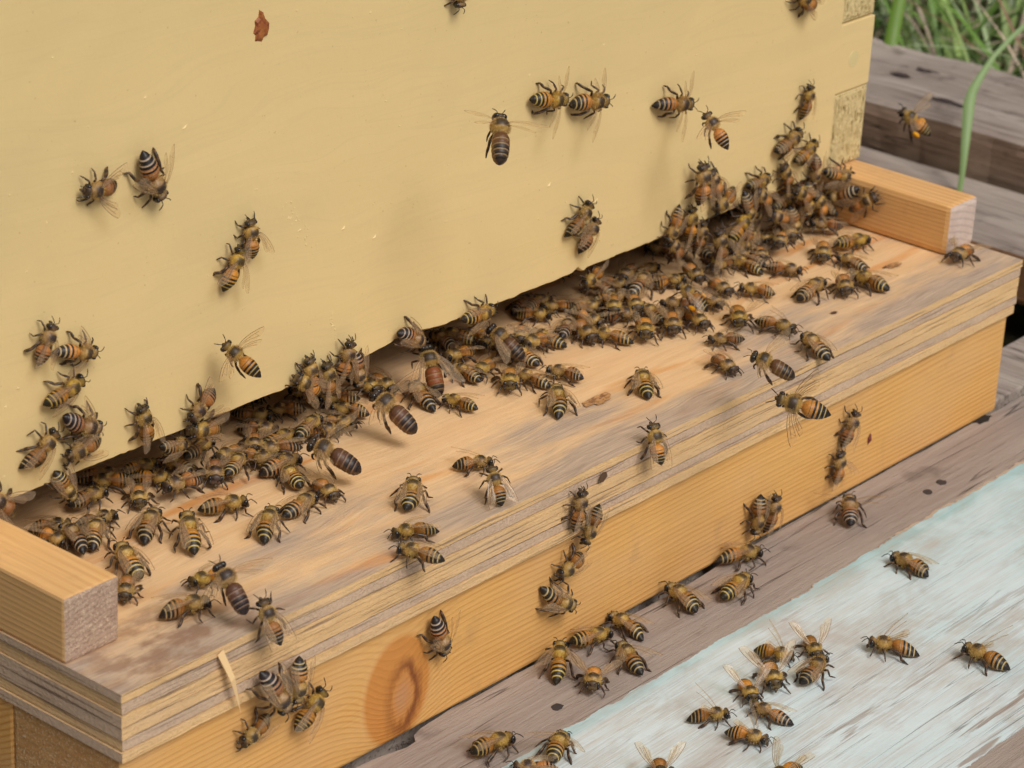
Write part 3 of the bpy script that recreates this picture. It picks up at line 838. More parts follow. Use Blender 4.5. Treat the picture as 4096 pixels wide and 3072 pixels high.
 ('B', 'w', 'f', 317.2, 42.4, 0, 125, 0.95, 'eleventh bee from left, front rows of the crowd right of the drones, facing left'),
 ('B', 'w', 'f', 358.2, 69.7, 0, -123, 0.95, 'twenty-ninth bee from left, back rows of the crowd right of the drones, facing the camera'),
 ('W', 'p', 'f', 322.1, 68.5, 31.4, 123, 0.95, 'bee carrying orange pollen squeezed right of the large pale upright bee'),
 ('W', 'w', 'f', 328.5, 68.5, 24.4, -164, 1.05, 'third bee from left in the crowd in the right corner, facing left'),
 ('W', 'w', 'f', 346.8, 71.5, 15.4, -32, 1.11, 'seventh bee from left in the crowd in the right corner, seen from behind'),
 ('W', 'w', 'f', 309.5, 68.5, 20.2, 89, 0.95, 'second bee from left in the crowd in the right corner, pointing up'),
 ('W', 'w', 'f', 301.3, 68.5, 22.4, -124, 0.95, 'first bee from left in the crowd in the right corner, pointing down'),
 ('W', 'w', 'f', 305.7, 70.5, 12.2, 132, 0.95, 'twenty-first bee from left, back rows of the crowd right of the drones, facing the camera'),
 ('W', 'w', 'f', 316, 68.5, 14.1, 81, 0.95, 'twenty-third bee from left, back rows of the crowd right of the drones, pointing up'),
 ('W', 'w', 's', 320.7, 63.5, 11.3, 104, 1.08, 'bee with whitish furry thorax and pink wings hanging below the right crowd'),
 ('B', 'w', 'f', 329.1, 67.7, 0, 73, 0.95, 'twenty-fifth bee from left, back rows of the crowd right of the drones, seen from behind'),
 ('B', 'w', 'f', 333.4, 58.6, 0, 94, 0.95, 'ninth bee from left, front rows of the crowd right of the drones, facing left'),
 ('B', 'w', 'f', 344.8, 61.2, 0, -137, 0.95, 'twenty-eighth bee from left, back rows of the crowd right of the drones, facing the camera'),
 ('B', 'w', 'f', 369.4, 67.3, 0, -127, 1.15, 'thirty-second bee from left, back rows of the crowd right of the drones, facing the camera'),
 ('B', 'w', 'f', 382.3, 70.9, 0, -170, 0.95, 'thirty-third bee from left, back rows of the crowd right of the drones, facing the camera'),
 ('B', 'w', 'f', 361.1, 67.8, 0, -118, 0.95, 'thirtieth bee from left, back rows of the crowd right of the drones, facing the camera'),
 ('B', 'w', 'f', 339.3, 47.8, 0, -62, 0.95, 'twelfth bee from left, front rows of the crowd right of the drones, facing right'),
 ('B', 'w', 's', 294.5, 33.5, 0, -141, 1.15, 'bee facing the camera with wings held up, front row of the right crowd'),
 ('B', 'w', 'f', 274.6, 44.6, 0, -139, 1.15, "right of two bees facing the camera at the middle crowd's front"),
 ('B', 'w', 'f', 263.8, 47.7, 0, -140, 1.15, "left of two bees facing the camera at the middle crowd's front"),
 ('B', 'w', 'f', 282.2, 41.6, 0, -113, 1.03, 'fourth bee from left, front rows of the crowd right of the drones, facing the camera'),
 ('B', 'w', 'f', 277.3, 25.8, 0, 146, 0.95, 'eighth bee from left, front rows of the crowd right of the drones, facing left'),
 ('B', 'w', 'f', 260.5, 15.2, 0, -105, 0.96, 'striped bee on the board under the flying drone at the right'),
 ('X', 'd', 'a', 240.1, -14.8, 16.3, 0, 0.95, "drone flying over the board's front edge, upper of two at the right", (-0.41, 0.85, 0.32), (-0.29, -0.45, 0.84)),
 ('B', 'w', 'f', 249.1, 60.2, 0, -114, 1.15, 'eighth bee from left, back rows of the crowd right of the drones, facing the camera'),
 ('B', 'w', 'f', 252.7, 51.6, 0, 115, 0.95, 'first bee from left, front rows of the crowd right of the drones, facing left'),
 ('B', 'w', 's', 236.4, 64, 0, 98, 1.02, 'bee fanning its wings facing left, behind the glossy black drone'),
 ('B', 'w', 'f', 257.7, 65.9, 0, -83, 0.95, 'tenth bee from left, back rows of the crowd right of the drones, facing right'),
 ('B', 'w', 'f', 267.4, 60.8, 0, -43, 0.95, 'fifteenth bee from left, back rows of the crowd right of the drones, facing right'),
 ('B', 'w', 'f', 278.6, 62.8, 0, -132, 1.03, 'seventeenth bee from left, back rows of the crowd right of the drones, facing the camera'),
 ('B', 'w', 'f', 274.9, 70.1, 0, -33, 0.95, 'twelfth bee from left, back rows of the crowd right of the drones, facing right'),
 ('B', 'w', 'f', 264.6, 71.8, 0, -30, 0.95, 'ninth bee from left, back rows of the crowd right of the drones, facing right'),
 ('B', 'w', 'f', 259.1, 78.5, 0, 154, 0.95, 'sixth bee from left, back rows of the crowd right of the drones, facing left'),
 ('B', 'w', 'f', 255.5, 84.4, 0, 0, 0.95, 'fifth bee from left, back rows of the crowd right of the drones, facing right'),
 ('B', 'w', 'f', 252.2, 87.5, 0, 8, 0.95, 'second bee from left, back rows of the crowd right of the drones, seen from behind'),
 ('B', 'w', 'f', 276.8, 53.6, 0, 70, 0.95, 'second bee from left, front rows of the crowd right of the drones, seen from behind'),
 ('B', 'w', 'f', 247.3, 79.7, 0, -52, 0.95, 'third bee from left, back rows of the crowd right of the drones, facing right'),
 ('B', 'w', 'f', 289.2, 52.9, 0, 143, 0.95, 'third bee from left, front rows of the crowd right of the drones, facing left'),
 ('B', 'w', 'f', 219.7, 43.1, 0, 112, 0.99, 'side-on bee facing left, alone on the bare board in front of the middle crowd'),
 ('B', 'w', 'f', 209.5, 47.8, 0, 101, 0.95, 'bee facing left just behind the side-on one on the bare board'),
 ('X', 'w', 'f', 230.7, 22.2, -0.3, 0, 1.10, 'small bee seen from behind, alone beside a knot in the middle of the board', (0.72, 0.69, 0.07), (-0.05, -0.05, 1.0)),
 ('W', 'w', 'f', 374.2, 68.5, 29.9, 31, 0.95, 'sixteenth bee from left in the crowd in the right corner, pointing up'),
 ('W', 'w', 'f', 380.6, 68.5, 22.7, -94, 0.95, 'eighteenth bee from left in the crowd in the right corner, pointing down'),
 ('W', 'w', 'f', 363.8, 68.5, 23.7, 122, 0.95, 'twelfth bee from left in the crowd in the right corner, pointing up'),
 ('X', 'w', 'f', 393.8, 66.9, 17.8, 0, 1.10, "big dark bee at the top of the corner crowd, on the right rail's top", (0.92, -0.31, -0.26), (-0.3, -0.95, 0.08)),
 ('R', 'w', 'f', 395.4, 62.1, 11.1, -156, 1.15, "bee on the right rail's inner face with striped abdomen toward the front"),
 ('R', 'w', 'f', 395.4, 53.1, 10.8, 38, 1.05, 'foremost bee on the right rail, its head and antenna against the pale wood'),
 ('B', 'w', 'f', 399.7, 67, 0, -178, 0.95, 'twenty-first bee from left in the crowd in the right corner, facing the camera'),
 ('W', 'w', 'f', 378.7, 70.5, 15.7, 6, 0.95, 'fifteenth bee from left in the crowd in the right corner, facing right'),
 ('W', 'w', 'f', 366.5, 70.5, 13.4, 12, 0.95, 'eleventh bee from left in the crowd in the right corner, facing right'),
 ('W', 'w', 'f', 346.3, 68.5, 26, 5, 0.95, 'eighth bee from left in the crowd in the right corner, facing right'),
 ('B', 'w', 'f', 390.5, 67.8, 4, 102, 0.95, 'twentieth bee from left in the crowd in the right corner, facing left'),
 ('B', 'w', 'f', 376, 45.6, 0, -19, 1.15, 'pinkish bee facing right, rear one of three beside the right rail'),
 ('B', 'w', 'f', 362.1, 35.4, 0, 82, 0.95, 'bee facing left with a cream and black banded tail, beside the right rail'),
 ('B', 'w', 'f', 362.5, 47.6, 0, -147, 1.15, 'bee facing the camera between the right crowd and the right rail'),
 ('X', 'w', 'f', 329.3, 29.8, 0.3, 0, 1.10, 'left of three touching bees on the right of the board, black tail left', (0.99, 0.07, 0.14), (-0.14, -0.01, 0.99)),
 ('B', 'w', 'f', 342.3, 25.4, 0, -139, 1.15, 'middle of three touching bees on the right of the board, facing the camera'),
 ('B', 'w', 'f', 351, 20.8, 0, 88, 1.14, 'right of three touching bees on the right of the board, orange abdomen'),
 ('B', 'w', 's', 396, 14, 0, -171, 1.06, "lone bee at the front foot of the right rail's pale cut end"),
 ('X', 'w', 'f', 292, 2.5, -0, 0, 1.10, "right bee of the head-to-head pair near the board's front edge at right", (0.45, 0.89, 0.1), (-0.05, -0.09, 0.99)),
 ('B', 'w', 's', 297, 21.4, 0, -76, 1.00, "left bee of the head-to-head pair near the board's front edge at right"),
 ('X', 'w', 'f', 203.4, -1.8, -0.5, 0, 1.05, 'bee stretched over the plywood edge at the middle of the board', (0.09, 0.35, 0.93), (-0.33, -0.87, 0.36)),
 ('E', 'w', 'f', 170.3, 0, -9.7, 81, 0.95, 'upper bee of the chain climbing the plywood edge'),
 ('E', 'w', 'f', 176.9, 0, -16.5, -126, 0.95, "second bee of the chain, head down at the plywood's bottom edge"),
 ('F', 'w', 'f', 171.1, 1.7, -27.3, -165, 0.95, 'third bee of the chain, on the pine beam below the plywood'),
 ('X', 'w', 'f', 165.1, 1.1, -36.5, 0, 1.10, 'lowest bee of the chain on the pine beam, facing right', (0.83, -0.17, -0.54), (-0.15, -0.98, 0.09)),
 ('F', 'w', 'f', 263.2, 1.7, -44, -98, 0.98, 'left of two bees pressed together low on the pine beam, head down'),
 ('F', 'w', 'f', 272, 1.7, -46.9, 82, 0.96, 'right of two bees pressed together low on the pine beam, head up'),
 ('F', 'w', 'f', 48.3, -1.3, -16.8, -63, 1.14, "left bee of the four clustered at the pine beam's left, black tail up"),
 ('F', 'w', 'f', 56.5, -1.3, -17.3, -94, 1.01, 'grey-tailed bee pointing up in the cluster of four on the pine beam'),
 ('F', 'w', 'f', 63.9, 1.7, -30.9, 39, 1.06, 'right bee of the cluster of four, facing up with pink wings'),
 ('F', 'w', 'f', 45.3, 1.7, -28.3, -164, 0.95, 'lowest bee of the cluster of four, head down at the left'),
 ('F', 'w', 's', 114.1, 1.7, -28.3, -65, 1.07, 'lone bee head down beside the large knot in the pine beam'),
 ('F', 'w', 'f', 312, 1.7, -30.8, 66, 0.95, "upper bee of the pair at the pine beam's right end"),
 ('F', 'w', 's', 307.9, 1.7, -43, 96, 0.95, "lower bee of the pair at the pine beam's right end, wings spread"),
 ('X', 'w', 'a', 222.1, -39.4, 18.4, 0, 1.20, 'golden bee flying before the plywood edge at the right, leg dangling', (-0.53, 0.82, 0.23), (-0.73, -0.57, 0.37)),
 ('P', 'w', 'f', 251.8, -3.3, -55.9, -26, 1.11, 'bee facing right where the pine beam meets the grey plank'),
 ('P', 'w', 'f', 233.8, -14.8, -55.9, 6, 1.13, 'bee heading up-right with dark tail, on the grey plank below that gap'),
 ('P', 'w', 'f', 216.8, -8.3, -55.9, 77, 1.13, 'bee facing left on the grey plank with black tail toward the paint'),
 ('X', 'w', 'f', 193, -5.8, -56.4, 0, 1.10, 'topmost bee of the five gathered on bare plank by the pine beam', (0.09, 1.0, 0.03), (-0.0, -0.03, 1.0)),
 ('P', 'w', 'f', 178.3, -3.8, -55.9, -18, 1.11, 'black-tailed bee facing right in the middle of the five on bare plank'),
 ('X', 'w', 's', 160.1, -6.9, -54.2, 0, 1.10, 'leftmost of the five on bare plank, orange banded back toward the camera', (0.74, 0.59, 0.31), (-0.24, -0.19, 0.95)),
 ('X', 'w', 's', 177.1, -18.9, -55.6, 0, 1.10, 'right bee of the five on bare plank, tail nearly on the paint', (0.44, 0.89, 0.14), (-0.06, -0.12, 0.99)),
 ('P', 'w', 's', 161, -18.4, -55.9, -143, 1.07, 'bee facing the camera, lowest of the five on bare plank'),
 ('P', 'w', 'f', 113, -21.8, -55.9, -14, 1.14, "bee facing right on bare plank near the picture's bottom edge"),
 ('P', 'w', 's', 124.9, -34.7, -55.9, 25, 1.12, "pale bee seen from behind straddling the paint's edge at the bottom"),
 ('P', 'w', 'f', 113.1, -37.5, -55.9, 138, 0.95, "bee cut by the bottom edge, below the pale one on the paint's edge"),
 ('P', 'w', 'u', 168.3, -53.4, -55.9, -45, 0.95, 'leftmost bee on the blue-white paint with wings lifted wide'),
 ('P', 'w', 'u', 187, -53.3, -55.9, -128, 0.95, 'bee with one tall raised wing, above right of the leftmost bee on paint'),
 ('P', 'w', 'u', 166.7, -67.2, -55.9, -73, 0.95, "lowest of the painted board's cluster, facing right-front"),
 ('P', 'w', 'f', 181, -65.2, -55.9, 96, 0.95, "bee facing left with amber abdomen, in the painted board's cluster's lower right"),
 ('P', 'w', 'u', 198.5, -53.3, -55.9, -134, 1.11, "bee facing the camera in the middle of the painted board's cluster"),
 ('P', 'w', 'u', 209.6, -45.7, -55.9, -65, 0.99, "bee facing right with raised wing, upper left of the painted board's cluster"),
 ('P', 'w', 'u', 221.1, -51.6, -55.9, -128, 0.95, 'bee facing front with both wings raised in a V, top of the cluster'),
 ('X', 'w', 'f', 208.2, -61.2, -55.1, 0, 1.10, "striped bee seen from behind, rightmost of the painted board's cluster", (0.96, 0.17, 0.21), (-0.2, -0.04, 0.98)),
 ('P', 'w', 'u', 237.1, -68.8, -55.9, 123, 1.10, 'side-on bee facing left on the paint, first one right of the cluster'),
 ('P', 'w', 'u', 250.9, -91.5, -55.9, 94, 1.15, 'side-on bee facing left on the paint, nearest the right picture edge'),
 ('X', 'w', 'f', 285.7, -44.1, -56.4, 0, 1.10, 'lone bee facing left on the paint, above the side-on bees', (0.01, 1.0, 0.03), (-0.0, -0.03, 1.0)),
 ('X', 'w', 'o', 301, -10.8, -55.1, 0, 1.10, 'lone bee seen from behind with wings straight out, on bare plank under the beam', (0.78, 0.59, 0.21), (-0.17, -0.13, 0.98)),
 ('P', 'w', 'u', 136.5, -61.3, -55.9, -139, 0.95, 'bee cut by the bottom edge on the paint, two rounded wings raised'),
 ('P', 'w', 'u', 158.6, -86.1, -55.9, 176, 0.95, 'bee cut by the bottom edge on paint, right of the rounded-wing one'),
 ('X', 'p', 'a', 451.1, 72.1, 20.5, 0, 1.05, 'flying bee with orange pollen ball right of the hive, before the old timber', (-0.46, 0.7, 0.54), (-0.16, -0.67, 0.73)),
 ('B', 'w', 'f', 28.7, 83.7, 0, 143, 1.00, 'first bee from left in the dark slot under the wall, facing left'),
 ('B', 'w', 'f', 72.9, 82.5, 0, 145, 1.00, 'second bee from left in the dark slot under the wall, facing left'),
 ('B', 'w', 'f', 139, 98.3, 0, 275, 1.00, 'third bee from left in the dark slot under the wall, facing right'),
 ('B', 'w', 'f', 169.3, 92.8, 0, 100, 1.00, 'fourth bee from left in the dark slot under the wall, facing left'),
 ('B', 'w', 'f', 211.7, 84.7, 0, 77, 1.00, 'fifth bee from left in the dark slot under the wall, facing left'),
 ('B', 'w', 'f', 280.3, 98.9, 0, 290, 1.00, 'sixth bee from left in the dark slot under the wall, facing right'),
 ('B', 'w', 'f', 324.2, 85.6, 0, 112, 1.00, 'seventh bee from left in the dark slot under the wall, facing left'),
 ('B', 'w', 'f', 367, 96.9, 0, 308, 1.00, 'eighth bee from left in the dark slot under the wall, facing right'),
 ('B', 'w', 'f', 341.8, 67.8, 2, 50, 1.00, 'twenty-sixth bee from left, back rows of the crowd right of the drones, seen from behind'),
 ('B', 'w', 'f', 300.8, 66.6, 0.2, 323, 1.00, 'twentieth bee from left, back rows of the crowd right of the drones, facing right'),
 ('B', 'w', 'f', 351.1, 69.8, 1.1, 15, 1.00, 'twenty-seventh bee from left, back rows of the crowd right of the drones, seen from behind'),
 ('B', 'w', 'f', 321.9, 60, 2.8, 182, 1.00, 'seventh bee from left, front rows of the crowd right of the drones, facing the camera'),
 ('B', 'w', 'f', 309.4, 63.2, 2.2, 243, 1.00, 'twenty-second bee from left, back rows of the crowd right of the drones, facing the camera'),
 ('B', 'w', 'f', 336.4, 59.9, 0.6, 96, 1.00, 'tenth bee from left, front rows of the crowd right of the drones, facing left'),
 ('B', 'w', 'f', 325.9, 72.6, 2.7, 72, 1.00, 'twenty-fourth bee from left, back rows of the crowd right of the drones, seen from behind'),
 ('B', 'w', 'f', 380.9, 59, 1.5, 136, 1.00, 'thirteenth bee from left, front rows of the crowd right of the drones, facing left'),
 ('B', 'w', 'f', 355, 60, 2.7, 208, 1.00, 'thirty-first bee from left, back rows of the crowd right of the drones, facing the camera'),
 ('B', 'w', 'f', 244, 62.9, 1.1, 30, 1.00, 'seventh bee from left, back rows of the crowd right of the drones, seen from behind'),
 ('B', 'w', 'f', 229.2, 62.7, 1.8, 179, 1.00, 'fourth bee from left, back rows of the crowd right of the drones, facing left'),
 ('B', 'w', 'f', 269.7, 64.4, 1.9, 219, 1.00, 'fourteenth bee from left, back rows of the crowd right of the drones, facing the camera'),
 ('B', 'w', 'f', 231.9, 70.9, 0.3, 218, 1.00, 'first bee from left, back rows of the crowd right of the drones, facing the camera'),
 ('B', 'w', 'f', 278.8, 77.2, 1.2, 85, 1.00, 'eleventh bee from left, back rows of the crowd right of the drones, facing left'),
 ('W', 'w', 'f', 340.3, 67.2, 8, 243, 1.00, 'fifth bee from left in the crowd in the right corner, pointing down'),
 ('W', 'w', 'f', 381.5, 65.5, 9.8, 125, 1.00, 'nineteenth bee from left in the crowd in the right corner, facing the camera'),
 ('W', 'w', 'f', 369.5, 65.1, 16.5, 145, 1.00, 'fourteenth bee from left in the crowd in the right corner, facing the camera'),
 ('W', 'w', 'f', 368.9, 67.4, 7.7, 288, 1.00, 'thirteenth bee from left in the crowd in the right corner, pointing down'),
 ('W', 'w', 'f', 360.6, 67.4, 10.7, 160, 1.00, 'tenth bee from left in the crowd in the right corner, facing the camera'),
 ('W', 'w', 'f', 333.7, 65.8, 13.8, 37, 1.00, 'fourth bee from left in the crowd in the right corner, pointing up'),
 ('W', 'w', 'f', 339.5, 66.8, 19.8, 291, 1.00, 'sixth bee from left in the crowd in the right corner, pointing down'),
 ('W', 'w', 'f', 376.1, 67, 13.5, 266, 1.00, 'seventeenth bee from left in the crowd in the right corner, pointing down'),
 ('W', 'w', 'f', 348.6, 67.2, 20.2, 144, 1.00, 'ninth bee from left in the crowd in the right corner, facing the camera'),
 ('B', 'w', 'f', 132.6, 66, 2.4, 18, 1.00, 'twenty-first bee from left, back rows of the left-end crowd, seen from behind'),
 ('B', 'w', 'f', 59, 77.1, 1.5, 355, 1.00, 'fourth bee from left, back rows of the left-end crowd, facing right'),
 ('B', 'w', 'f', 41.9, 62.9, 1, 75, 1.00, 'third bee from left, back rows of the left-end crowd, seen from behind'),
 ('B', 'w', 'f', 101.8, 64.2, 1.4, 31, 1.00, 'seventeenth bee from left, back rows of the left-end crowd, seen from behind'),
 ('B', 'w', 'f', 117.7, 63.3, 1.8, 163, 1.00, 'twentieth bee from left, back rows of the left-end crowd, facing left'),
 ('B', 'w', 'f', 110, 65.2, 0.6, 281, 1.00, 'nineteenth bee from left, back rows of the left-end crowd, facing right'),
 ('B', 'w', 'f', 82.7, 64.8, 2.4, 174, 1.00, 'twelfth bee from left, back rows of the left-end crowd, facing left'),
 ('B', 'w', 'f', 99.6, 77.1, 2.5, 10, 1.00, 'thirteenth bee from left, back rows of the left-end crowd, seen from behind'),
 ('B', 'w', 'f', 219.7, 73.1, 1.1, 188, 1.00, 'sixteenth bee from left, back rows of the crowd around the drones, facing the camera'),
 ('B', 'w', 'f', 220.7, 66.8, 1, 231, 1.00, 'seventeenth bee from left, back rows of the crowd around the drones, facing the camera'),
 ('B', 'w', 'f', 173.4, 76.1, 0.2, 259, 1.00, 'twelfth bee from left, back rows of the crowd around the drones, facing right'),
 ('B', 'w', 'f', 204.6, 72.3, 1.3, 176, 1.00, 'fourteenth bee from left, back rows of the crowd around the drones, facing left'),
 ('B', 'w', 'f', 154.1, 74.3, 1.8, 134, 1.00, 'ninth bee from left, back rows of the crowd around the drones, facing left'),
 ('B', 'w', 'f', 168, 77.5, 1.2, 263, 1.00, 'eleventh bee from left, back rows of the crowd around the drones, facing right'),
]
# ------------------------------------------------------------------ bees
def lerp(a, b, t):
    return a + (b - a) * t
def mixc(a, b, t):
    return tuple(lerp(p, q, t) for p, q in zip(a, b))
def sm(t, a, b):
    t = max(0, min(1, (t - a) / (b - a)))
    return t * t * (3 - 2 * t)

AMBER, DARK, PALE, TAN, BROWN = (.60, .25, .05), (.015, .011, .009), (.56, .43, .23), (.50, .32, .105), (.075, .045, .022)

def make_body_mats():
    m = Mat('bee_body', .46, .4)
    a = m.n('Attribute', attribute_name='tint')
    oi = m.n('ObjectInfo')
    r = oi.outputs['Random']
    r2 = m.ma('FRACT', m.ma('MULTIPLY', r, 7.13))
    k = m.noise((2.2, 2.2, 2.2), 3, .6)
    c = m.mix(m.ramp(k, .35, .7, .0, .35), a.outputs['Color'], (.03, .02, .012))
    c = m.mix(1.0, c, m.comb(m.ramp(r, 0, 1, .72, 1.2), m.ramp(r, 0, 1, .68, 1.18), m.ramp(r2, 0, 1, .55, 1.15)), 'MULTIPLY')
    m.base(c)
    m.bump(k, .25, .1)
    e = Mat('bee_eye', .18, .6)
    e.base((.012, .009, .008))
    l = Mat('bee_leg', .4, .45)
    a = l.n('Attribute', attribute_name='tint')
    l.base(a.outputs['Color'])
    f = Mat('bee_fur', .8, .15)
    oi = f.n('ObjectInfo')
    f.base(f.mix(oi.outputs['Random'], (.52, .315, .09), (.62, .43, .17)))
    return m.m, e.m, l.m, f.m
BEE_BODY, BEE_EYE, BEE_LEG, BEE_FUR = make_body_mats()

def make_wing_mat():
    m = bpy.data.materials.new('bee_wing')
    m.use_nodes = True
    t = m.node_tree
    b = t.nodes['Principled BSDF']
    b.inputs['Base Color'].default_value = (.70, .52, .34, 1)
    b.inputs['Roughness'].default_value = .2
    b.inputs['Specular IOR Level'].default_value = .8
    tr = t.nodes.new('ShaderNodeBsdfTransparent')
    tr.inputs[0].default_value = (.97, .92, .82, 1)
    mx = t.nodes.new('ShaderNodeMixShader')
    mx.inputs[0].default_value = .19
    t.links.new(tr.outputs[0], mx.inputs[1])
    t.links.new(b.outputs[0], mx.inputs[2])
    t.links.new(mx.outputs[0], t.nodes['Material Output'].inputs['Surface'])
    return m
BEE_WING = make_wing_mat()
VEIN = plain('wing_vein', (.16, .085, .04), .5)
POLLEN_M = Mat('pollen', .8, .2)
pn_ = POLLEN_M.noise((2, 2, 2), 3)
POLLEN_M.base(POLLEN_M.mix(POLLEN_M.ramp(pn_, .35, .65), (.78, .30, .012), (.86, .42, .02)))
POLLEN_M.bump(pn_, .8, .3)
POLLEN = POLLEN_M.m

class BM:
    def __init__(s):
        s.v, s.f, s.c, s.m = [], [], [], []
    def ring_loft(s, rings, mat, close=True):
        """rings: list of lists of (co, colour)"""
        n = len(rings[0])
        i0 = len(s.v)
        for r in rings:
            for co, col in r:
                s.v.append(co)
                s.c.append(col)
        for a in range(len(rings) - 1):
            for k in range(n):
                p, q = i0 + a * n + k, i0 + a * n + (k + 1) % n
                s.f.append((p, q, q + n, p + n))
                s.m.append(mat)
        if close:
            for base, fl in ((i0, False), (i0 + (len(rings) - 1) * n, True)):
                cen = sum((s.v[base + k] for k in range(n)), Vector()) / n
                s.v.append(cen)
                s.c.append(s.c[base])
                for k in range(n):
                    t = (len(s.v) - 1, base + (k + 1) % n, base + k)
                    s.f.append(t[::-1] if fl else t)
                    s.m.append(mat)
    def tube(s, pts, rad, cols, mat, n=6, flat=None):
        rings = []
        for i, p in enumerate(pts):
            p = Vector(p)
            t = (Vector(pts[min(i + 1, len(pts) - 1)]) - Vector(pts[max(i - 1, 0)])).normalized()
            u = t.cross(Vector((0, 0, 1)))
            if u.length < .1:
                u = t.cross(Vector((1, 0, 0)))
            u.normalize()
            w = t.cross(u).normalized()
            fl = flat[i] if flat else 1
            rings.append([(p + (u * math.cos(k * math.tau / n) * rad[i] / fl + w * math.sin(k * math.tau / n) * rad[i] * fl), cols[i]) for k in range(n)])
        s.ring_loft(rings, mat)
    def ellipsoid(s, c, r, col, mat, nu=10, nv=7):
        rings = []
        for j in range(1, nv):
            th = math.pi * j / nv
            rings.append([(Vector((c[0] + r[0] * math.cos(th), c[1] + r[1] * math.sin(th) * math.cos(k * math.tau / nu), c[2] + r[2] * math.sin(th) * math.sin(k * math.tau / nu))), col) for k in range(nu)])
        s.ring_loft(rings, mat)
    def build(s, name, mats):
        me = bpy.data.meshes.new(name)
        me.from_pydata([Vector(v) * MM for v in s.v], [], s.f)
        at = me.color_attributes.new('tint', 'FLOAT_COLOR', 'POINT')
        for i, c in enumerate(s.c):
            at.data[i].color = tuple(c) + (1,)
        for m in mats:
            me.materials.append(m)
        for p, i in zip(me.polygons, s.m):
            p.material_index = i
            p.use_smooth = True
        me.update()
        return me

def interp(tab, x):
    for a, b in zip(tab, tab[1:]):
        if a[0] >= x >= b[0]:
            t = (a[0] - x) / (a[0] - b[0]) if a[0] != b[0] else 0
            t2 = t * t * (3 - 2 * t) * .5 + t * .5
            return [lerp(p, q, t2) for p, q in zip(a[1:], b[1:])]
    return list(tab[-1][1:] if x < tab[-1][0] else tab[0][1:])

HEAD = [(6.55, .25, .25), (6.4, .95, .9), (6.05, 1.55, 1.4), (5.6, 1.82, 1.58), (5.1, 1.7, 1.45), (4.75, 1.15, 1.05), (4.52, .62, .6)]
THOR = [(4.52, .62, .6), (4.35, 1.15, 1.15), (3.95, 1.7, 1.65), (3.3, 2.08, 2.0), (2.5, 2.2, 2.1), (1.7, 2.05, 1.95), (1.1, 1.6, 1.5), (.7, 1.0, .95), (.42, .5, .5)]
ABD = [(.42, .5, .5), (.15, 1.0, 1.0), (-.3, 1.55, 1.45), (-1.0, 1.95, 1.85), (-2.0, 2.16, 2.05), (-3.0, 2.13, 2.0), (-4.0, 1.92, 1.8), (-5.0, 1.52, 1.42), (-5.8, 1.05, 1.0), (-6.5, .5, .5), (-6.9, .12, .12)]
D_HEAD = [(6.6, .3, .3), (6.4, 1.3, 1.2), (6.0, 1.95, 1.6), (5.5, 2.15, 1.8), (5.0, 1.95, 1.6), (4.7, 1.2, 1.1), (4.45, .75, .7)]
D_THOR = [(4.45, .75, .7), (4.2, 1.6, 1.5), (3.7, 2.25, 2.1), (3.0, 2.65, 2.45), (2.1, 2.75, 2.55), (1.2, 2.5, 2.35), (.6, 1.9, 1.8), (.2, 1.2, 1.2), (-.05, .9, .9)]
D_ABD = [(-.05, .9, .9), (-.35, 1.5, 1.45), (-.8, 2.1, 2.0), (-1.8, 2.45, 2.3), (-3.2, 2.5, 2.35), (-4.8, 2.45, 2.25), (-6.2, 2.3, 2.1), (-7.4, 1.95, 1.75), (-8.2, 1.3, 1.2), (-8.7, .6, .6), (-8.85, .15, .15)]

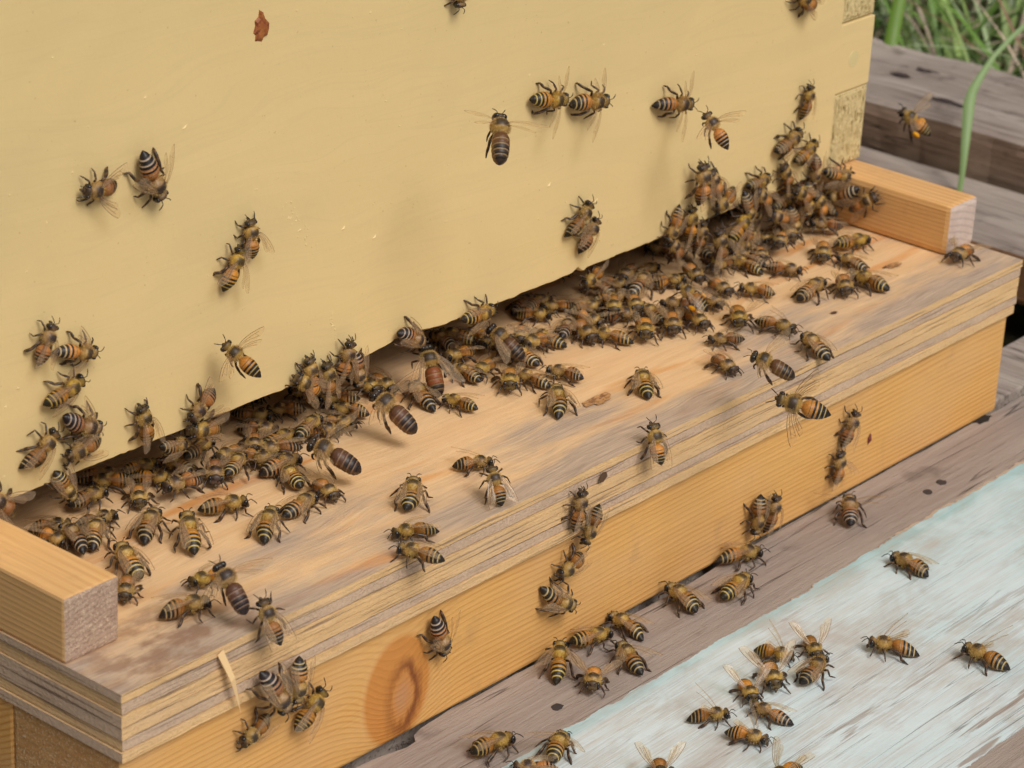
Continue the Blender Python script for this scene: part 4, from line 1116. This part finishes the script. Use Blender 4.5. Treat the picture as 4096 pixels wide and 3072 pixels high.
def body_mesh(kind, seed, fly=False, droop=1.0, bend=0.0, reddish=False, stretch=1.0, dusk=0.0):
    rnd = random.Random(seed)
    b = BM()
    drone = kind == 'd'
    H, T, A = (D_HEAD, D_THOR, D_ABD) if drone else (HEAD, THOR, [(x if x > 0 else x * stretch, a * (2 - stretch) ** .5, b_ * (2 - stretch) ** .5) for x, a, b_ in ABD])
    AMB = mixc(AMBER, (.16, .07, .025), dusk)
    xs = []
    def span(a, c, n):
        return [lerp(a, c, i / n) for i in range(n)]
    xs += span(H[0][0], H[-1][0], 9) + span(T[0][0], T[-1][0], 11)
    xtail = A[-1][0]
    segs = [A[2][0] + .1] + [lerp(A[2][0], xtail, q) for q in (.20, .39, .57, .74, .89)] + [xtail]
    xs += span(A[0][0], segs[0], 3)
    marks = []
    for s0, s1 in zip(segs, segs[1:]):
        xs += [lerp(s0, s1, q) for q in (.0, .14, .34, .5, .62, .78, .97)]
    xs.append(xtail)
    rings = []
    NS = 20
    for x in xs:
        if x > T[0][0]:
            ry, rz = interp(H, x)
            zc = 2.75
        elif x > A[0][0]:
            ry, rz = interp(T, x)
            zc = 3.05 + (.25 if drone else 0)
        else:
            ry, rz = interp(A, x)
            q = (A[0][0] - x) / (A[0][0] - xtail)
            zc = 3.0 + (.2 if drone else 0) - droop * 1.35 * q ** 1.5
        seg, ph = -1, 0
        if x <= segs[0]:
            for k in range(6):
                if segs[k] >= x >= segs[k + 1]:
                    seg, ph = k, (segs[k] - x) / (segs[k] - segs[k + 1])
            if seg < 5:
                ry *= .975 + .045 * ph
                rz *= .975 + .045 * ph
        yc = 0
        if x < A[0][0]:
            q = (A[0][0] - x) / (A[0][0] - xtail)
            yc = bend * q * q
        ring = []
        for k in range(NS):
            a = k * math.tau / NS
            cy, sz = math.cos(a), math.sin(a)
            up = sz
            if x > T[0][0]:
                col = mixc(BROWN, TAN, .55 * sm(up, .35, .95) * sm(x, 5.9, 5.0)) if x < 6.2 else mixc((.16, .11, .06), BROWN, sm(up, -.2, .5))
                if drone:
                    col = mixc(DARK, BROWN, .5)
            elif seg < 0 and x > A[0][0]:
                disc = sm(up, .50, .75) * sm(x, T[-1][0] + .9, T[-1][0] + 1.7) * sm(x, T[0][0] - .3, T[0][0] - .9)
                col = mixc(TAN, (.055, .035, .020), disc)
                if up < -.3:
                    col = mixc(col, BROWN, .6)
            else:
                if drone:
                    base = (.040, .024, .018) if ph < .7 else (.015, .010, .009)
                    col = base
                    if reddish and seg in (0, 1, 2):
                        col = (.30, .085, .025)
                    elif seg in (0, 1) or seg < 0:
                        col = (.13, .055, .022)
                    if seg in (1, 2, 3, 4) and ph < .22:
                        col = mixc(col, (.34, .22, .11), .8)
                    side = sm(abs(cy), .82, .98)
                    if seg >= 0:
                        col = mixc(col, (.30, .15, .05), side * .5)
                else:
                    if seg < 0 or seg == 0:
                        col = AMB if ph < .80 else mixc(AMB, DARK, .75)
                    elif seg == 1:
                        col = AMB if ph < .56 else DARK
                        if ph < .12:
                            col = mixc(AMB, PALE, .5)
                    elif seg == 2:
                        col = mixc(AMB, PALE, .25) if ph < .40 else DARK
                    elif seg in (3, 4):
                        col = PALE if ph < (.30 if seg == 3 else .26) else DARK
                    else:
                        col = DARK
                    if up < -.45:
                        col = mixc(col, (.26, .15, .06), .6) if seg < 5 else col
            ring.append((Vector((x, yc + ry * cy, zc + rz * sz)), col))
        rings.append(ring)
    b.ring_loft(rings, 0)
    # eyes
    if drone:
        for s in (-1, 1):
            b.ellipsoid((5.55, s * .95, 3.15), (.95, 1.15, 1.45), DARK, 1)
    else:
        for s in (-1, 1):
            b.ellipsoid((5.62, s * 1.42, 2.85), (.72, .55, 1.18), DARK, 1)
        b.tube([(6.35, 0, 1.9), (6.6, 0, 1.4), (6.6, 0, 1.0)], [.55, .4, .2], [(.08, .05, .025)] * 3, 2)
    # legs
    LC, LA = (.035, .020, .012), (.13, .062, .022)
    sc = 1.15 if drone else 1
    for s in (-1, 1):
        j = lambda k=.5: rnd.uniform(-k, k)
        if fly:
            paths = [([(3.7, .8, 1.5), (4.4, 1.5, .8), (4.0, 1.4, -.5), (3.5, 1.2, -1.1)], [.3, .3, .24, .1]),
                     ([(2.5, .9, 1.2), (2.3, 2.0, .4), (1.4, 2.3, -1.1), (.7, 2.2, -2.1)], [.3, .3, .25, .1]),
                     ([(1.5, .9, 1.3), (.2, 1.9, .2), (-1.6, 2.2 + j(.3), -1.2), (-2.7, 2.2, -2.5), (-3.6, 2.1, -3.6)], [.32, .34, .48, .40, .12])]
        else:
            paths = [([(3.7, .8, 1.6), (4.7 + j(.4), 2.3 + j(.3), 2.3), (5.7 + j(.6), 3.2 + j(.4), 1.0), (6.4 + j(.7), 3.5 + j(.5), .12)], [.3, .3, .25, .1]),
                     ([(2.5, .9, 1.3), (2.6 + j(.5), 3.0 + j(.3), 2.6), (2.2 + j(.9), 4.2 + j(.5), 1.0), (1.7 + j(1.2), 5.1 + j(.6), .12)], [.32, .31, .27, .11]),
                     ([(1.5, .9, 1.4), (.2 + j(.4), 2.6 + j(.3), 2.8), (-1.7 + j(.5), 3.6 + j(.4), 1.8), (-2.9 + j(.6), 4.0 + j(.5), .75), (-3.8 + j(.7), 4.3 + j(.7), .12)], [.33, .33, .50, .42, .12])]
        for pts, rad in paths:
            hind = len(pts) == 5
            pp = [(x, s * y, z) for x, y, z in pts]
            # add mid points so that each limb tapers and bends at its joints
            q, r, c = [], [], []
            for i in range(len(pp) - 1):
                for t in (0, .3, .7):
                    q.append(Vector(pp[i]).lerp(Vector(pp[i + 1]), t))
                    w = lerp(rad[i], rad[i + 1], t) * (1.0 if t else .86)
                    r.append(w * sc)
                    c.append(LA if t == 0 else LC)
            q.append(Vector(pp[-1]))
            r.append(rad[-1] * sc)
            c.append(LA)
            b.tube(q, r, c, 2, 6, [1.25 if hind and 4 < i < 11 else 1 for i in range(len(q))])
    return b.build('drone_body' if drone else 'bee_body', [BEE_BODY, BEE_EYE, BEE_LEG])

def fur_mesh(kind, seed):
    rnd = random.Random(seed)
    v, f = [], []
    drone = kind == 'd'
    def hair(p, d, l, w):
        s = d.cross(Vector((rnd.uniform(-1, 1), rnd.uniform(-1, 1), rnd.uniform(-1, 1)))).normalized() * w
        i = len(v)
        v.extend([p - s, p + s, p + d * l])
        f.append((i, i + 1, i + 2))
    T = D_THOR if drone else THOR
    cx, cz = (2.15, 3.3) if drone else (2.5, 3.05)
    R = (2.35, 2.7, 2.5) if drone else (1.95, 2.15, 2.05)
    for i in range(1500 if drone else 1150):
        d = Vector((rnd.gauss(0, 1), rnd.gauss(0, 1), rnd.gauss(0, 1))).normalized()
        if d.z > .66 and abs(d.x) < .55 and rnd.random() < .9:
            continue
        p = Vector((cx + d.x * R[0], d.y * R[1], cz + d.z * R[2]))
        hair(p, (d + Vector((rnd.uniform(-.5, .1), rnd.uniform(-.3, .3), rnd.uniform(-.3, .3)))).normalized(), rnd.uniform(.35, .78), rnd.uniform(.035, .06))
    for i in range(90):
        d = Vector((rnd.uniform(-1, .4), rnd.uniform(-1, 1), rnd.uniform(-.2, 1))).normalized()
        p = Vector((5.5 + d.x * .8, d.y * 1.2, 2.75 + d.z * 1.5))
        hair(p, (d + Vector((0, 0, .3))).normalized(), rnd.uniform(.25, .5), .035)
    A = D_ABD if drone else ABD
    for i in range(300):
        q = rnd.random() ** 1.6
        x = lerp(A[1][0], A[-3][0], q)
        ry, rz = interp(A, x)
        a = rnd.uniform(0, math.tau)
        qq = (A[0][0] - x) / (A[0][0] - A[-1][0])
        d = Vector((-.7, math.cos(a), math.sin(a))).normalized()
        p = Vector((x, ry * math.cos(a), 3.0 - 1.35 * qq ** 1.5 + rz * math.sin(a)))
        hair(p, d, rnd.uniform(.2, .42) * (1.25 - .5 * q), .03)
    me = bpy.data.meshes.new('bee_fur')
    me.from_pydata([Vector(q) * MM for q in v], [], f)
    me.materials.append(BEE_FUR)
    return me

def wing_mesh(ln, wd, fore, sgn):
    """wing lying along -x from its hinge, leading edge outward (towards +y*sgn)"""
    v, f, fm = [], [], []
    n = 14
    rows = 5
    for i in range(n + 1):
        t = i / n
        lead = wd * (.10 + .30 * math.sin(math.pi * min(1, t * 1.02)) ** .6 * (1 - .35 * t)) * (1 if t < .97 else .55)
        trail = -wd * (.06 + .70 * (t ** 1.2) * (1 - max(0, t - .72) / .285) ** .55 if t < 1 else .02)
        if i == n:
            lead, trail = wd * .06, -wd * .04
        for k in range(rows):
            y = lerp(lead, trail, k / (rows - 1))
            zz = .22 * math.sin(math.pi * t) + .12 * math.sin(k * 2.1 + t * 5)
            v.append((-ln * t, sgn * y, zz))
    for i in range(n):
        for k in range(rows - 1):
            a = i * rows + k
            f.append((a, a + 1, a + rows + 1, a + rows))
            fm.append(0)
    def strip(pts, w):
        i0 = len(v)
        for j, (t, u) in enumerate(pts):
            i = min(n - 1, int(t * n))
            fr = t * n - i
            def at(ii, uu):
                k = min(rows - 2, int(uu * (rows - 1)))
                g = uu * (rows - 1) - k
                return Vector(v[ii * rows + k]).lerp(Vector(v[ii * rows + k + 1]), g)
            p = at(i, u).lerp(at(i + 1, u), fr)
            v.extend([(p.x, p.y - w, p.z + .04), (p.x, p.y + w, p.z + .04)])
            if j:
                a = i0 + 2 * j
                f.append((a - 2, a - 1, a + 1, a))
                fm.append(1)
    strip([(i / 10, .03) for i in range(11)], .07 if fore else .05)
    strip([(i / 10 * .8, .32 + .05 * i / 10) for i in range(11)], .05)
    strip([(i / 10 * .75, .62 + .2 * i / 10) for i in range(11)], .045)
    if fore:
        strip([(.45, .35), (.5, .6), (.52, .8)], .04)
        strip([(.66, .35), (.7, .55), (.74, .78)], .04)
        strip([(.3, .62), (.36, .36)], .04)
    me = bpy.data.meshes.new('bee_wing')
    me.from_pydata([Vector(q) * MM for q in v], [], f)
    me.materials.append(BEE_WING)
    me.materials.append(VEIN)
    for p, i in zip(me.polygons, fm):
        p.material_index = i
        p.use_smooth = True
    return me

def antenna_mesh(sgn):
    b = BM()
    b.tube([(6.35, sgn * .35, 3.0), (6.9, sgn * .85, 3.75), (7.1, sgn * 1.0, 3.8), (7.8, sgn * 1.4, 3.4), (8.5, sgn * 1.75, 2.7)], [.11, .10, .12, .13, .10], [DARK] * 5, 0, 6)
    me = b.build('bee_antenna', [BEE_EYE])
    return me

def pollen_mesh(sgn):
    b = BM()
    b.ellipsoid((-2.2, sgn * 3.5, 1.5), (1.35, .75, .95), (.8, .4, .02), 0, 12, 9)
    return b.build('pollen_load', [POLLEN])

_r = random.Random(77)
BODIES = {'w': [body_mesh('w', i, droop=_r.uniform(.5, 1.35), bend=_r.uniform(-1.3, 1.3), stretch=_r.uniform(.82, 1.12), dusk=max(0, _r.uniform(-.7, .7))) for i in range(14)],
          'a': [body_mesh('w', 20 + i, fly=True, droop=.9) for i in range(2)],
          'd': [body_mesh('d', 30), body_mesh('d', 31, reddish=True)],
          'da': [body_mesh('d', 40 + i, fly=True, droop=.9 + .5 * i) for i in range(2)]}
FUR = {'w': fur_mesh('w', 1), 'd': fur_mesh('d', 2)}
WINGS = {(fore, s, big): wing_mesh((9.3 if fore else 6.6) * big, (3.1 if fore else 2.2) * big, fore, s) for fore in (1, 0) for s in (1, -1) for big in (1, 1.22)}
ANT = {s: antenna_mesh(s) for s in (1, -1)}
POL = {s: pollen_mesh(s) for s in (1, -1)}
# wing poses: outward yaw of fore and hind wing, upward pitch, leading-edge roll (degrees)
POSE = {'f': (13, 9, -1, 8), 's': (38, 30, 6, 18), 'o': (80, 66, 12, 25), 'u': (48, 38, 34, 40), 'a': (72, 60, 22, 30)}
FRAMES = {'W': ((1, 0, 0), (0, 0, 1), (0, -1, 0)), 'E': ((1, 0, 0), (0, 0, 1), (0, -1, 0)), 'F': ((1, 0, 0), (0, 0, 1), (0, -1, 0)),
          'B': ((1, 0, 0), (0, 1, 0), (0, 0, 1)), 'P': ((1, 0, 0), (0, 1, 0), (0, 0, 1)), 'R': ((0, -1, 0), (0, 0, 1), (-1, 0, 0))}
GROUPS = {'W': 'bees climbing on the yellow wall', 'R': 'bees crowding at the slot and on the landing board', 'B': 'bees crowding at the slot and on the landing board',
          'E': 'bees on the plywood edge and pine beam', 'F': 'bees on the plywood edge and pine beam', 'P': 'bees on the front plank', 'X': 'bees crowding at the slot and on the landing board'}

def child(name, me, parent, mat=None):
    o = bpy.data.objects.new(name, me)
    COL.objects.link(o)
    o.parent = parent
    if mat is not None:
        o.matrix_local = mat
    return o

def place_bee(i, row):
    surf, kind, wing, x, y, z, ang, scl, label = row[:9]
    if surf == 'X':
        fw, up = Vector(row[9]).normalized(), Vector(row[10])
        up = (up - fw * up.dot(fw)).normalized()
    else:
        e1, e2, n_ = (Vector(q) for q in FRAMES[surf])
        a = math.radians(ang)
        fw, up = e1 * math.cos(a) + e2 * math.sin(a), n_
    jr = random.Random(i * 31 + 7)
    left = up.cross(fw)
    if wing != 'a' and surf != 'X':
        q = Matrix.Rotation(math.radians(jr.uniform(-5, 3)), 3, left) @ Matrix.Rotation(math.radians(jr.uniform(-6, 6)), 3, fw)
        fw, up = q @ fw, q @ up
        left = up.cross(fw)
    scl = scl * jr.uniform(.95, 1.05)
    drone = kind == 'd'
    fly = wing == 'a'
    if drone:
        me = BODIES['da'][i % 2] if fly else BODIES['d'][1 if 'reddish' in label else 0]
    else:
        me = BODIES['a'][i % 2] if fly else BODIES['w'][(i * 5) % 14]
    o = bpy.data.objects.new('drone_bee' if drone else 'worker_bee', me)
    COL.objects.link(o)
    k = scl
    m = Matrix((fw * k, left * k, up * k)).transposed().to_4x4()
    m.translation = Vector((x, y, z)) * MM
    o.matrix_world = m
    tag(o, label, 'bee', 'drones in front of the hive' if drone else ('bees in flight' if fly else GROUPS[surf]))
    child('fur', FUR['d' if drone else 'w'], o)
    rnd = random.Random(i * 13 + 5)
    fy, hy, pitch, roll = POSE[wing]
    big = 1.22 if drone else 1
    for s in (1, -1):
        jt = rnd.uniform(-7, 10)
        for fore, yaw, hx, hz in ((1, fy, 2.6, 4.75), (0, hy, 1.7, 4.55)):
            r = (Matrix.Translation(Vector((hx, s * 1.35 * big, hz + (.55 if drone else 0))) * MM)
                 @ Matrix.Rotation(math.radians(-s * (yaw + jt)), 4, 'Z')
                 @ Matrix.Rotation(math.radians(pitch + rnd.uniform(-3, 3)), 4, 'Y')
                 @ Matrix.Rotation(math.radians(-s * roll), 4, 'X'))
            child('wing', WINGS[(fore, s, big)], o, r)
        child('antenna', ANT[s], o, Matrix.Translation(Vector((0, 0, 0))) @ Matrix.Rotation(math.radians(rnd.uniform(-4, 4)), 4, 'Y'))
        if kind == 'p':
            child('pollen_load', POL[s], o)
    return o

for i, row in enumerate(BEES):
    place_bee(i, row)
